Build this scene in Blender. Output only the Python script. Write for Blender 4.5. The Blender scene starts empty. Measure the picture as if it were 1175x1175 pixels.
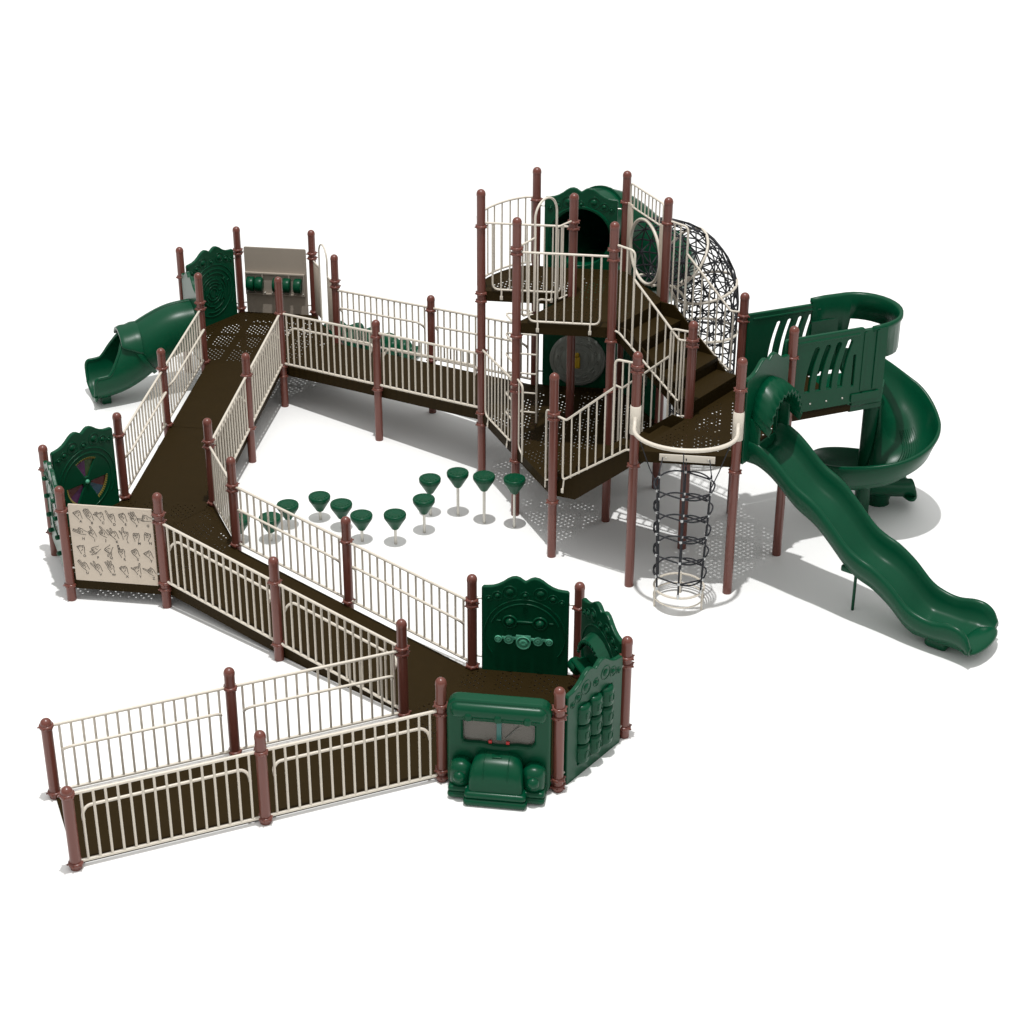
import bpy, bmesh, math, random
from mathutils import Vector, Matrix
random.seed(7)
PI = math.pi
sc = bpy.context.scene
COL = sc.collection
TH = math.radians(-8.512903)

# ------------------------------------------------------------------ plan of the play structure (metres)
def nd(d): return Vector((math.cos(TH+math.radians(d)), math.sin(TH+math.radians(d))))
L = 1.2; RUN = 1.884632; ST = 1.185275
def hexa(c): return {a: c+L*nd(a) for a in range(0, 360, 60)}
AP = L*math.sqrt(3)/2
c1 = Vector((0, 0)); c2 = c1+nd(150)*(2*RUN+2*AP); c3 = c2+nd(90)*(2*RUN+2*AP)
H1, H2, H3 = hexa(c1), hexa(c2), hexa(c3)
P = {}
P['A1n'] = H1[240]+nd(210)*RUN; P['A2n'] = H1[240]+nd(210)*2*RUN
P['A1f'] = H1[180]+nd(210)*RUN; P['A2f'] = H1[180]+nd(210)*2*RUN
P['Bn'] = H1[180]+nd(150)*RUN; P['Bf'] = H1[120]+nd(150)*RUN
P['Cl'] = H2[120]+nd(90)*RUN; P['Cr'] = H2[60]+nd(90)*RUN
P['Dn'] = H3[300]+nd(330)*RUN; P['Df'] = H3[0]+nd(330)*RUN
T = {1: H3[300]+nd(330)*2*RUN}
for k, (i, j) in {2: (0, 1), 3: (1, -1), 4: (1, 0), 5: (2, -1), 6: (1, 1), 7: (2, 0), 8: (2, -2)}.items():
    T[k] = T[1]+i*L*nd(0)+j*L*nd(60)
T[9] = T[8]+nd(330)*ST; T[10] = T[5]+nd(330)*ST; T[12] = T[7]+nd(330)*ST
T[13] = T[10]+L*nd(0); T[11] = T[10]+L*nd(-60)
Z1, Z2, Z3, ZL, ZM, ZU = .035, .305, .64, .98, 1.85, 2.74

# ------------------------------------------------------------------ materials
def mat(name, col, rough=.5, metal=0, bump=0, bscale=200, var=0, coat=0, spec=.5):
    m = bpy.data.materials.new(name); m.use_nodes = True
    nt = m.node_tree; b = nt.nodes['Principled BSDF']
    b.inputs['Base Color'].default_value = (*col, 1); b.inputs['Roughness'].default_value = rough
    b.inputs['Metallic'].default_value = metal; b.inputs['Coat Weight'].default_value = coat
    b.inputs['Specular IOR Level'].default_value = spec
    tc = nt.nodes.new('ShaderNodeTexCoord')
    if var:
        n = nt.nodes.new('ShaderNodeTexNoise'); n.inputs['Scale'].default_value = 6; n.inputs['Detail'].default_value = 6
        nt.links.new(tc.outputs['Object'], n.inputs['Vector'])
        r = nt.nodes.new('ShaderNodeMapRange'); r.inputs['To Min'].default_value = 1-var; r.inputs['To Max'].default_value = 1+var
        nt.links.new(n.outputs['Fac'], r.inputs['Value'])
        mx = nt.nodes.new('ShaderNodeMix'); mx.data_type = 'RGBA'; mx.blend_type = 'MULTIPLY'; mx.inputs[0].default_value = 1
        mx.inputs[6].default_value = (*col, 1)
        nt.links.new(r.outputs[0], mx.inputs[7]); nt.links.new(mx.outputs[2], b.inputs['Base Color'])
    if bump:
        n = nt.nodes.new('ShaderNodeTexNoise'); n.inputs['Scale'].default_value = bscale; n.inputs['Detail'].default_value = 2
        nt.links.new(tc.outputs['Object'], n.inputs['Vector'])
        bp = nt.nodes.new('ShaderNodeBump'); bp.inputs['Strength'].default_value = bump; bp.inputs['Distance'].default_value = .002
        nt.links.new(n.outputs['Fac'], bp.inputs['Height']); nt.links.new(bp.outputs[0], b.inputs['Normal'])
    return m
M = {}
M['post'] = mat('maroon_powder_coat', (.148, .046, .033), .28, var=.05)
M['beige'] = mat('beige_powder_coat', (.625, .57, .485), .38, var=.03)
M['green'] = mat('green_moulded_plastic', (.0005, .055, .0235), .30, bump=.12, bscale=350, var=.08, spec=.2)
M['lgreen'] = mat('light_green_plastic', (.09, .38, .24), .4)
M['deckside'] = mat('brown_vinyl_coating', (.0215, .0130, .0030), .62, bump=.4, bscale=260, var=.1, spec=.07)
M['tan'] = mat('tan_plastic_sheet', (.56, .48, .39), .55, bump=.3, bscale=500, var=.03)
M['tan_shaded'] = mat('tan_plastic_sheet_shaded', (.37, .32, .265), .55, bump=.3, bscale=500, var=.03)  # tan sheet again, with the roller panel's shade put into the colour
M['rope'] = mat('dark_rope', (.018, .019, .024), .75, bump=.6, bscale=500)
M['steel'] = mat('galvanised_steel', (.55, .53, .48), .38, metal=.6)
M['clamp'] = mat('light_grey_rope_clamp', (.55, .56, .56), .35, metal=.4)
M['ink'] = mat('dark_engraved_ink', (.05, .045, .04), .7)
M['grey'] = mat('grey_plastic', (.10, .11, .10), .4)
M['disc'] = mat('smoky_disc_plastic', (.22, .235, .21), .4, var=.1)
M['yellow'] = mat('yellow_plastic', (.55, .36, .02), .4)
M['red'] = mat('red_plastic', (.5, .03, .03), .4)
def glassy(name, col, tr):
    m = mat(name, col, .25); nt = m.node_tree; b = nt.nodes['Principled BSDF']; o = nt.nodes['Material Output']
    t = nt.nodes.new('ShaderNodeBsdfTransparent'); x = nt.nodes.new('ShaderNodeMixShader'); x.inputs[0].default_value = 1-tr
    t.inputs[0].default_value = (.75, .78, .76, 1)
    nt.links.new(t.outputs[0], x.inputs[1]); nt.links.new(b.outputs[0], x.inputs[2]); nt.links.new(x.outputs[0], o.inputs[0])
    return m
M['window'] = glassy('clear_panel_window', (.17, .155, .135), .35)
M['tintg'] = glassy('tinted_green_window', (.05, .10, .03), .1)
M['tintp'] = glassy('tinted_purple_window', (.11, .03, .11), .1)
M['tintb'] = glassy('tinted_blue_window', (.02, .07, .12), .15)
M['tintr'] = glassy('tinted_red_window', (.14, .04, .04), .1)
M['tintt'] = glassy('tinted_teal_window', (.03, .16, .14), .15)
M['gold'] = mat('gold_toothed_edge', (.22, .17, .03), .5)

def perforated(name):
    """brown coated plate with rows of real see-through punched holes"""
    m = mat(name, (.0215, .0130, .0030), .6, bump=.4, bscale=260, var=.12, spec=.07); nt = m.node_tree
    b = nt.nodes['Principled BSDF']; out = nt.nodes['Material Output']
    N = nt.nodes.new; Lk = nt.links.new
    def math_(op, a, c=None):
        n = N('ShaderNodeMath'); n.operation = op
        for i, v in enumerate((a, c)):
            if v is None: continue
            if isinstance(v, (int, float)): n.inputs[i].default_value = v
            else: Lk(v, n.inputs[i])
        return n.outputs[0]
    tc = N('ShaderNodeTexCoord'); sp = N('ShaderNodeSeparateXYZ'); Lk(tc.outputs['Object'], sp.inputs[0])
    x, y = sp.outputs[0], sp.outputs[1]
    pt = .068
    u = math_('MULTIPLY', math_('ADD', x, y), .7071/pt); v = math_('MULTIPLY', math_('SUBTRACT', x, y), .7071/pt)
    fu = math_('SUBTRACT', math_('FRACT', u), .5); fv = math_('SUBTRACT', math_('FRACT', v), .5)
    d = math_('SQRT', math_('ADD', math_('MULTIPLY', fu, fu), math_('MULTIPLY', fv, fv)))
    hole = math_('LESS_THAN', d, .145)
    def gap(c, per, w): return math_('GREATER_THAN', math_('FRACT', math_('MULTIPLY', c, 1/per)), w)
    hole = math_('MULTIPLY', hole, gap(x, .40, .24)); hole = math_('MULTIPLY', hole, gap(y, .52, .20))
    # keep the rim of the plate solid: distance stored per vertex on the plate
    at = N('ShaderNodeAttribute'); at.attribute_name = 'solid'
    hole = math_('MULTIPLY', hole, math_('LESS_THAN', at.outputs['Fac'], .5))
    tr = N('ShaderNodeBsdfTransparent'); mx = N('ShaderNodeMixShader')
    Lk(hole, mx.inputs[0]); Lk(b.outputs[0], mx.inputs[1]); Lk(tr.outputs[0], mx.inputs[2]); Lk(mx.outputs[0], out.inputs[0])
    return m
M['perf'] = perforated('perforated_brown_deck')

# ------------------------------------------------------------------ mesh helpers
class MB:
    def __init__(s): s.v = []; s.f = []; s.sm = []
    def add(s, vs, fs, smooth=False):
        o = len(s.v); s.v += [tuple(v) for v in vs]; s.f += [tuple(i+o for i in f) for f in fs]; s.sm += [smooth]*len(fs); return s
    def box(s, x0, x1, y0, y1, z0, z1):
        vs = [(x, y, z) for x in (x0, x1) for y in (y0, y1) for z in (z0, z1)]
        return s.add(vs, [(0, 1, 3, 2), (4, 6, 7, 5), (0, 4, 5, 1), (2, 3, 7, 6), (0, 2, 6, 4), (1, 5, 7, 3)])
    def rbox(s, x0, x1, y0, y1, z0, z1, r=.02, seg=3):
        bm = bmesh.new(); bmesh.ops.create_cube(bm, size=1)
        for v in bm.verts:
            v.co = Vector(((x0+x1)/2+v.co.x*(x1-x0), (y0+y1)/2+v.co.y*(y1-y0), (z0+z1)/2+v.co.z*(z1-z0)))
        bmesh.ops.bevel(bm, geom=bm.edges[:], offset=r, segments=seg, profile=.5, affect='EDGES')
        bm.verts.index_update(); s.add([v.co for v in bm.verts], [[v.index for v in f.verts] for f in bm.faces], True); bm.free(); return s
    def tube(s, pts, r, seg=8, caps=True, closed=False):
        pts = [Vector(p) for p in pts]; n = len(pts)
        rr = r if isinstance(r, (list, tuple)) else [r]*n
        tg = []
        for i in range(n):
            a = pts[(i-1) % n] if (closed or i > 0) else pts[i]; b = pts[(i+1) % n] if (closed or i < n-1) else pts[i]
            tg.append((b-a).normalized())
        up = Vector((0, 0, 1)) if abs(tg[0].z) < .9 else Vector((1, 0, 0))
        nn = (up-tg[0]*up.dot(tg[0])).normalized(); vs = []
        for i in range(n):
            nn = (nn-tg[i]*nn.dot(tg[i])).normalized(); bb = tg[i].cross(nn)
            for k in range(seg):
                a = 2*PI*k/seg; vs.append(pts[i]+(nn*math.cos(a)+bb*math.sin(a))*rr[i])
        fs = []
        for i in range(n if closed else n-1):
            j = (i+1) % n
            for k in range(seg):
                k2 = (k+1) % seg; fs.append((i*seg+k, i*seg+k2, j*seg+k2, j*seg+k))
        s.add(vs, fs, True)
        if caps and not closed: s.add(vs[:seg], [tuple(range(seg))[::-1]]); s.add(vs[-seg:], [tuple(range(seg))])
        return s
    def lathe(s, prof, c=(0, 0, 0), seg=20, axis='z'):
        vs = []; fs = []
        for r, z in prof:
            for k in range(seg):
                a = 2*PI*k/seg; x, y = r*math.cos(a), r*math.sin(a)
                if axis == 'z': q = (x, y, z)
                elif axis == 'y': q = (x, z, y)
                else: q = (z, x, y)
                vs.append((c[0]+q[0], c[1]+q[1], c[2]+q[2]))
        for i in range(len(prof)-1):
            for k in range(seg): k2 = (k+1) % seg; fs.append((i*seg+k, i*seg+k2, (i+1)*seg+k2, (i+1)*seg+k))
        s.add(vs, fs, True); s.add(vs[:seg], [tuple(range(seg))]); s.add(vs[-seg:], [tuple(range(seg))[::-1]]); return s
    def ellipsoid(s, c, r, n=10, m=20):
        o = len(s.v); s.lathe([(max(.001, math.cos(-PI/2+PI*k/n)), math.sin(-PI/2+PI*k/n)) for k in range(n+1)], (0, 0, 0), m)
        s.v[o:] = [(c[0]+v[0]*r[0], c[1]+v[1]*r[1], c[2]+v[2]*r[2]) for v in s.v[o:]]; return s
    def prism(s, poly, z0, z1):
        n = len(poly); vs = [(p[0], p[1], z0) for p in poly]+[(p[0], p[1], z1) for p in poly]
        return s.add(vs, [tuple(range(n))[::-1], tuple(range(n, 2*n))]+[(i, (i+1) % n, n+(i+1) % n, n+i) for i in range(n)])
    def slabxz(s, poly, y0, y1):
        n = len(poly); vs = [(p[0], y0, p[1]) for p in poly]+[(p[0], y1, p[1]) for p in poly]
        return s.add(vs, [tuple(range(n)), tuple(range(n, 2*n))[::-1]]+[(i, n+i, n+(i+1) % n, (i+1) % n) for i in range(n)])
    def sweep(s, frames, sec):
        """frames: (origin, lateral, up); sec: closed loop of (lat, up), or a list of loops, one per frame"""
        m = len(sec[0]) if isinstance(sec[0][0], (tuple, list)) else len(sec); vs = []; fs = []
        for i, (o, l, u) in enumerate(frames):
            S_ = sec[i] if isinstance(sec[0][0], (tuple, list)) else sec
            for a, b in S_: vs.append(Vector(o)+Vector(l)*a+Vector(u)*b)
        for i in range(len(frames)-1):
            for k in range(m): k2 = (k+1) % m; fs.append((i*m+k, i*m+k2, (i+1)*m+k2, (i+1)*m+k))
        s.add(vs, fs, True); s.add(vs[:m], [tuple(range(m))[::-1]]); s.add(vs[-m:], [tuple(range(m))]); return s
    def build(s, name, m, parent=None, loc=None, rotz=0, recalc=True):
        me = bpy.data.meshes.new(name); me.from_pydata(s.v, [], s.f); me.materials.append(M[m] if isinstance(m, str) else m)
        me.polygons.foreach_set('use_smooth', s.sm)
        if recalc:
            bm = bmesh.new(); bm.from_mesh(me); bmesh.ops.recalc_face_normals(bm, faces=bm.faces); bm.to_mesh(me); bm.free()
        o = bpy.data.objects.new(name, me); COL.objects.link(o); o.parent = parent
        if loc is not None: o.location = loc; o.rotation_euler = (0, 0, rotz)
        return o
def tag(o, label=None, cat=None, group=None, kind=None):
    if label: o['label'] = label
    if cat: o['category'] = cat
    if group: o['group'] = group
    if kind: o['kind'] = kind
    return o
def thing(name, label, cat, loc, rotz=0, group=None):
    o = bpy.data.objects.new(name, None); COL.objects.link(o); o.location = loc; o.rotation_euler = (0, 0, rotz)
    o.empty_display_size = .1; return tag(o, label, cat, group)
def edge(name, label, cat, A, B, z, group=None):
    """Empty at A, local +x towards B, local -y = outward (A->B runs anticlockwise round the deck)"""
    d = B-A; return thing(name, label, cat, (A.x, A.y, z), math.atan2(d.y, d.x), group)
def rpath(pts, r, seg=5):
    """polyline with rounded corners"""
    pts = [Vector(p) for p in pts]; out = [pts[0]]
    for i in range(1, len(pts)-1):
        a, b, c = pts[i-1], pts[i], pts[i+1]; rr = min(r, (a-b).length*.49, (c-b).length*.49)
        p0 = b+(a-b).normalized()*rr; p1 = b+(c-b).normalized()*rr
        for k in range(seg+1):
            t = k/seg; out.append((1-t)**2*p0+2*t*(1-t)*b+t*t*p1)
    out.append(pts[-1]); return out
def arc(cx, cz, r, a0, a1, n=16, y=0):
    return [(cx+r*math.cos(math.radians(a0+(a1-a0)*k/n)), y, cz+r*math.sin(math.radians(a0+(a1-a0)*k/n))) for k in range(n+1)]
def plate(loops, thick, bevel=.012, y=0):
    """filled outline with holes -> MB in the local xz plane, centred on y"""
    cu = bpy.data.curves.new('tmp', 'CURVE'); cu.dimensions = '2D'; cu.fill_mode = 'BOTH'
    cu.extrude = max(thick/2-bevel, .0005); cu.bevel_depth = bevel; cu.bevel_resolution = 2
    for lp in loops:
        sp = cu.splines.new('POLY'); sp.points.add(len(lp)-1); sp.use_cyclic_u = True
        for i, q in enumerate(lp): sp.points[i].co = (q[0], q[1], 0, 1)
    o = bpy.data.objects.new('tmp', cu); COL.objects.link(o)
    dg = bpy.context.evaluated_depsgraph_get(); me = bpy.data.meshes.new_from_object(o.evaluated_get(dg))
    mb = MB(); mb.add([(v.co.x, y-v.co.z, v.co.y) for v in me.vertices], [list(f.vertices) for f in me.polygons])
    bpy.data.objects.remove(o); bpy.data.curves.remove(cu); bpy.data.meshes.remove(me); return mb
def circ(cx, cz, r, n=40): return [(cx+r*math.cos(2*PI*k/n), cz+r*math.sin(2*PI*k/n)) for k in range(n)]
def rrect(x0, x1, z0, z1, r, n=5):
    o = []
    for cx, cz, a in ((x1-r, z1-r, 0), (x0+r, z1-r, 90), (x0+r, z0+r, 180), (x1-r, z0+r, 270)):
        o += [(cx+r*math.cos(math.radians(a+90*k/n)), cz+r*math.sin(math.radians(a+90*k/n))) for k in range(n+1)]
    return o

# ------------------------------------------------------------------ ground
g = MB(); g.add([(-150, -150, 0), (150, -150, 0), (150, 170, 0), (-150, 170, 0)], [(0, 1, 2, 3)])
gm = mat('white_studio_ground', (.88, .88, .87), .9, spec=.1, bump=.05, bscale=80)
tag(g.build('ground', gm), 'plain white ground under the play structure', None, None, 'structure')

# ------------------------------------------------------------------ posts
PR = .0565
def post(xy, h, collars, label, grp='maroon posts holding up the decks and ramps', base=False):
    t = thing('support_post', label, 'post', (xy.x, xy.y, 0), TH, grp)
    b = MB(); b.lathe([(PR, 0), (PR, h-.075)], seg=24); b.build('shaft', 'post', t)
    c = MB(); pr = [(PR+.0035, h-.085), (PR+.0035, h-.06)]
    for k in range(1, 8): a = PI/2*k/8; pr.append(((PR+.002)*math.cos(a), h-.06+.058*math.sin(a)))
    pr.append((.004, h)); c.lathe(pr, seg=24); c.build('cap', 'post', t)
    for z in collars:
        q = MB(); q.lathe([(PR+.002, -.02), (PR+.015, -.018), (PR+.018, -.006), (PR+.018, .006), (PR+.015, .018), (PR+.002, .02)], (0, 0, z), 24)
        for a in (30, 90, 150, 210, 270, 330):
            ca, sa = math.cos(math.radians(a)), math.sin(math.radians(a))
            q.tube([((PR+.012)*ca, (PR+.012)*sa, z), ((PR+.032)*ca, (PR+.032)*sa, z)], .011, 6)
        q.build('collar', 'post', t)
    return t
def cc(zd, top=.86): return (zd+top, zd+.02)
P1c = (.87, .06)
post(P['A2n'], .96, (.87, .06), 'short maroon post nearest the viewer, at the open end of the lowest ramp')
post(P['A2f'], .96, (.87, .06), 'short maroon post at the far corner of the open end of the lowest ramp')
post(P['A1n'], 1.103, (.86, .06), 'maroon post halfway along the near railing of the lowest ramp')
post(P['A1f'], 1.103, (.86, .06), 'dark maroon post halfway along the far railing of the lowest ramp')
post(H1[240], 1.253, (.93, .83, .13, .055), 'maroon post between the lowest ramp railing and the truck panel')
post(H1[180], 1.253, (.90, .83, .06), 'maroon post where the two lower ramps meet in a sharp corner')
post(H1[120], 1.253, (.93, .86, .06), 'maroon post left of the upright green dashboard panel')
post(H1[60], 1.253, (.93, .12), 'maroon post right of the dashboard panel, partly hidden by the shop counter panel')
post(H1[0], 1.253, (1.0, .91, .12), 'maroon post at the far right corner of the lowest deck, past the block panel')
post(H1[300], 1.253, (1.0, .90, .14, .05), 'maroon post between the truck panel and the green block panel')
post(P['Bn'], 1.352, (1.03, .21), 'maroon post halfway along the near railing of the second ramp')
post(P['Bf'], 1.352, (1.03, .21), 'maroon post halfway along the far railing of the second ramp')
post(H2[300], 1.552, (1.27, 1.17, .34, .25), 'maroon post right of the hand alphabet sign')
post(H2[240], 1.552, (1.23, .21), 'maroon post left of the hand alphabet sign')
post(H2[180], 1.552, (1.22, .33), 'leftmost maroon post, at the outer corner of the second deck')
post(H2[120], 1.552, (1.23, .34), 'maroon post between the colour wheel panel and the long left ramp railing')
post(H2[60], 1.552, (1.23, 1.15, .34), 'maroon post at the inner bottom corner of the long left ramp')
post(H2[0], 1.552, (1.17, 1.1, .34), 'maroon post at the top of the second ramp, beside the short gate railing')
post(P['Cl'], 1.66, (1.36, .5), 'maroon post halfway up the outer railing of the long left ramp')
post(P['Cr'], 1.66, (1.33, .52), 'maroon post halfway up the inner railing of the long left ramp')
post(H3[240], 2.065, (1.60, 1.50, .66), 'maroon post beside the green tube slide at the top of the left ramp')
post(H3[300], 2.065, (1.50, .66, .5), 'maroon post at the inner corner of the far deck, between two ramps')
post(H3[180], 2.065, (1.58,), 'maroon post behind the tube slide, left of the maze panel')
post(H3[120], 2.065, (1.68, 1.62, .7), 'maroon post between the maze panel and the tan roller panel')
post(H3[60], 2.065, (1.68, 1.60, .7), 'maroon post right of the tan roller panel')
post(H3[0], 2.065, (1.64, 1.55, .6), 'maroon post at the far left end of the back ramp railing')
post(P['Dn'], 1.862, (1.61, .80), 'maroon post halfway along the near railing of the back ramp')
post(P['Df'], 1.862, (1.63, .85), 'maroon post halfway along the far railing of the back ramp')
post(T[1], 4.133, (3.63, 2.71, 2.6, 1.88, .97, .8), 'tall maroon post at the left corner of the tower, where the back ramp arrives')
post(T[2], 4.133, (3.68, 2.6, 1.8, .8), 'tall maroon post at the back left of the tower, left of the tunnel panel')
post(T[3], 4.133, (3.73, 3.66, 2.56, 1.90, 1.8, .80), 'tall maroon post at the front of the tower by the last stepping pod')
post(T[4], 4.133, (3.75, 3.66), 'tall maroon post in the centre of the tower, in front of the round disc')
post(T[5], 4.133, (3.77, 3.64, 2.56, 1.87), 'tall maroon post at the front right of the tower, above the upper stairs')
post(T[6], 4.133, (3.70, 2.6), 'tall maroon post at the back of the tower between the tunnel and the net tube')
post(T[7], 4.133, (3.79, 2.6), 'tall maroon post in front of the black net tube')
post(T[8], 2.54, (2.0, 1.93, .78), 'maroon post at the foot of the lower tower stairs')
post(T[9], 3.128, (2.95, 2.88, 1.66), 'maroon post left of the round rope climber, with a beige sleeve')
post(T[10], 3.128, (2.88, 2.80, 1.7), 'maroon post between the two flights of tower stairs')
post(T[11], 3.128, (2.72, 1.66), 'maroon post right of the round rope climber, beside the wave slide hood')
post(T[12], 3.128, (2.82, 2.75), 'maroon post at the left end of the green bridge wall')
post(T[13], 3.128, (2.72, 1.7), 'maroon post between the wave slide and the near bridge wall')

# ------------------------------------------------------------------ decks and ramps
def deck(name, label, poly, z, org, th=.14, rim=.05, skip=()):
    """folded tray: perforated plate on top, solid rim strip, side skirts (in local coordinates round org)"""
    t = thing(name, label, 'deck', (org.x, org.y, 0), TH, 'brown perforated decks')
    R_ = Matrix.Rotation(-TH, 2); q = [R_ @ (p-org) for p in poly]; n = len(q)
    bm = bmesh.new(); lay = bm.verts.layers.float.new('solid')
    ins = []
    for i in range(n):
        a, b, c = q[i-1], q[i], q[(i+1) % n]; d1 = (b-a).normalized(); d2 = (c-b).normalized()
        n1 = Vector((-d1.y, d1.x)); n2 = Vector((-d2.y, d2.x)); mm = (n1+n2).normalized(); k = rim/max(.3, mm.dot(n1)); ins.append(b+mm*k)
    vi = [bm.verts.new((p.x, p.y, z)) for p in ins]; f = bm.faces.new(vi)
    me = bpy.data.meshes.new('plate'); 
    bm.to_mesh(me); bm.free(); me.materials.append(M['perf'])
    o = bpy.data.objects.new('perforated_plate', me); COL.objects.link(o); o.parent = t
    s = MB(); zb = max(z-th, .004)
    for i in range(n):
        j = (i+1) % n
        s.add([(*q[i], z), (*q[j], z), (*ins[j], z), (*ins[i], z)], [(0, 1, 2, 3)])
        if i in skip: continue
        d = (q[j]-q[i]).normalized(); nn = Vector((-d.y, d.x))*.012
        s.add([(*q[i], z), (*q[j], z), (*q[j], zb), (*q[i], zb), (*(q[i]+nn), z-.002), (*(q[j]+nn), z-.002), (*(q[j]+nn), zb), (*(q[i]+nn), zb)],
              [(0, 3, 2, 1), (4, 5, 6, 7), (3, 7, 6, 2)])
    s.build('skirt', 'deckside', t, recalc=False)
    return t
def hx(H): return [H[a] for a in range(0, 360, 60)]
dA = deck('hexagonal_deck', 'lowest hexagonal deck, at ground level behind the truck panel', hx(H1), Z1, c1)
dB = deck('hexagonal_deck', 'second hexagonal deck, behind the hand alphabet sign', hx(H2), Z2, c2)
dC = deck('hexagonal_deck', 'third hexagonal deck, by the tube slide and tan roller panel', hx(H3), Z3, c3)
cT = T[4]
dD = deck('hexagonal_deck', 'lower tower deck, in front of the large round disc', [T[3], T[5], T[7], T[6], T[2], T[1]], ZL, cT, skip=(0,))
def seam(A, B, z, t):
    R_ = Matrix.Rotation(-TH, 2); o = Vector((t.location.x, t.location.y)); a = R_@(A-o); b = R_@(B-o); d = (b-a).normalized(); nn = Vector((-d.y, d.x))*.006
    s = MB(); s.add([(*(a-nn), z+.003), (*(b-nn), z+.003), (*(b+nn), z+.003), (*(a+nn), z+.003)], [(0, 1, 2, 3)]); s.build('seam', 'deckside', t)
seam(H1[180], H1[0], Z1, dA); seam(H2[240], H2[60], Z2, dB); seam(H3[180], H3[0], Z3, dC); seam(T[1], T[7], ZL, dD)
deck('triangular_deck', 'triangular deck at the foot of the lower tower stairs', [T[3], T[8], T[5]], ZL, T[3], skip=(2,))
# upper deck: hexagon with the climber opening left out and a round bay on the ramp side
bay = []
mid = (T[1]+T[2])/2
for k in range(1, 12):
    a = math.radians(60-180+0)  # placeholder direction, replaced below
    ang = math.radians(-120) - 0
    f = k/12*PI
    e = (T[1]-T[2]).normalized(); o_ = Vector((e.y, -e.x)); o_ = o_ if o_.dot(mid-cT) > 0 else -o_
    bay.append(mid-e*.6*math.cos(f)+o_*.25*math.sin(f))
upper = [T[3], T[5], T[7], T[6], T[2]]+bay+[T[1], T[4]]
deck('upper_deck', 'highest deck of the tower, with a rounded bay on its left side', upper, ZU, cT)
deck('half_hexagon_deck', 'middle deck of the tower, above the round rope climber', [T[9], T[11], T[13], T[12], T[10]], ZM, T[10])

def ramp(label, A1, B1, A2, B2, z1, z2):
    """sloped slab between edge A1-B1 (z1) and edge A2-B2 (z2)"""
    o = A1; t = thing('ramp', label, 'ramp', (o.x, o.y, 0), 0, 'brown ramps between the decks')
    cr = (B1-A1).normalized()*.045; a1, b1, a2, b2 = A1+cr-o, B1-cr-o, A2+cr-o, B2-cr-o
    s = MB(); N_ = 8; vs = []
    for k in range(N_+1):
        f = k/N_; z = z1+(z2-z1)*f; zb = max(z-.15, .004); a = a1.lerp(a2, f); b = b1.lerp(b2, f)
        vs += [(a.x, a.y, z), (b.x, b.y, z), (b.x, b.y, zb), (a.x, a.y, zb)]
    fs = []
    for k in range(N_):
        i = 4*k
        for j in range(4): fs.append((i+j, i+(j+1) % 4, i+4+(j+1) % 4, i+4+j))
    fs += [(3, 2, 1, 0), (4*N_, 4*N_+1, 4*N_+2, 4*N_+3)]
    s.add(vs, fs); s.build('ramp_slab', 'deckside', t)
    d = ((a2+b2)/2-(a1+b1)/2); k = MB()
    for f in (.5,):
        p = a1.lerp(a2, f); q = b1.lerp(b2, f); z = z1+(z2-z1)*f+.003; w = d.normalized()*.008
        k.add([(*(p-w), z), (*(q-w), z), (*(q+w), z), (*(p+w), z)], [(0, 1, 2, 3)])
    k.build('joint_strip', 'deckside', t)
    return t
ramp('lowest ramp, lying flat on the ground behind the nearest railing', P['A2n'], P['A2f'], H1[240], H1[180], .02, Z1)
ramp('second ramp, from the truck panel deck up to the hand alphabet deck', H1[180], H1[120], H2[300], H2[0], Z1, Z2)
ramp('long left ramp, rising away from the hand alphabet deck', H2[120], H2[60], H3[240], H3[300], Z2, Z3)
ramp('back ramp, from the far left deck to the tower', H3[300], H3[0], T[1], T[2], Z3, ZL)

# ------------------------------------------------------------------ railings
def sloped_rail(label, A, B, zA, zB, inside, hand=True, group='beige ramp railings', w=None):
    """inside = +1/-1: which side (local y) the handrail stands"""
    t = edge('railing', label, 'railing', A, B, 0, group); w = (B-A).length
    z = lambda x: zA+(zB-zA)*x/w
    for nm, h in (('top_rail', .855), ('bottom_rail', .06)):
        MB().tube([(PR, 0, z(PR)+h), (w-PR, 0, z(w-PR)+h)], .0175, 10).build(nm, 'beige', t)
    nb = 15
    for k in range(nb):
        x = .125+(w-.25)*k/(nb-1); MB().tube([(x, 0, z(x)+.06), (x, 0, z(x)+.855)], .0135, 8).build('baluster', 'beige', t)
    if hand:
        y = .09*inside; a, b = .125, w-.125
        pth = rpath([(a, 0, z(a)+.52), (a, y*.6, z(a)+.58), (a+.06, y, z(a)+.62), (b-.06, y, z(b)+.62), (b, y*.6, z(b)+.58), (b, 0, z(b)+.52)], .05, 4)
        MB().tube(pth, .0165, 10).build('handrail', 'beige', t)
    return t
def zz(za, zb, f): return za+(zb-za)*f
sloped_rail('nearest beige railing, at the open end of the lowest ramp', P['A2n'], P['A1n'], .01, .01, 1)
sloped_rail('beige railing between the near midway post and the truck panel', P['A1n'], H1[240], .01, .01, 1)
sloped_rail('far side railing at the open end of the lowest ramp', P['A2f'], P['A1f'], .01, .01, -1)
sloped_rail('far side railing of the lowest ramp, reaching the sharp corner post', P['A1f'], H1[180], .01, .01, -1)
m12 = zz(Z1, Z2, .5); m23 = zz(Z2, Z3, .5); m34 = zz(Z3, ZL, .5)
sloped_rail('near railing of the second ramp, on the half beside the hand alphabet sign', H2[300], P['Bn'], Z2, m12, 1)
sloped_rail('near railing of the second ramp, on the half by the sharp corner', P['Bn'], H1[180], m12, Z1, 1)
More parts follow.
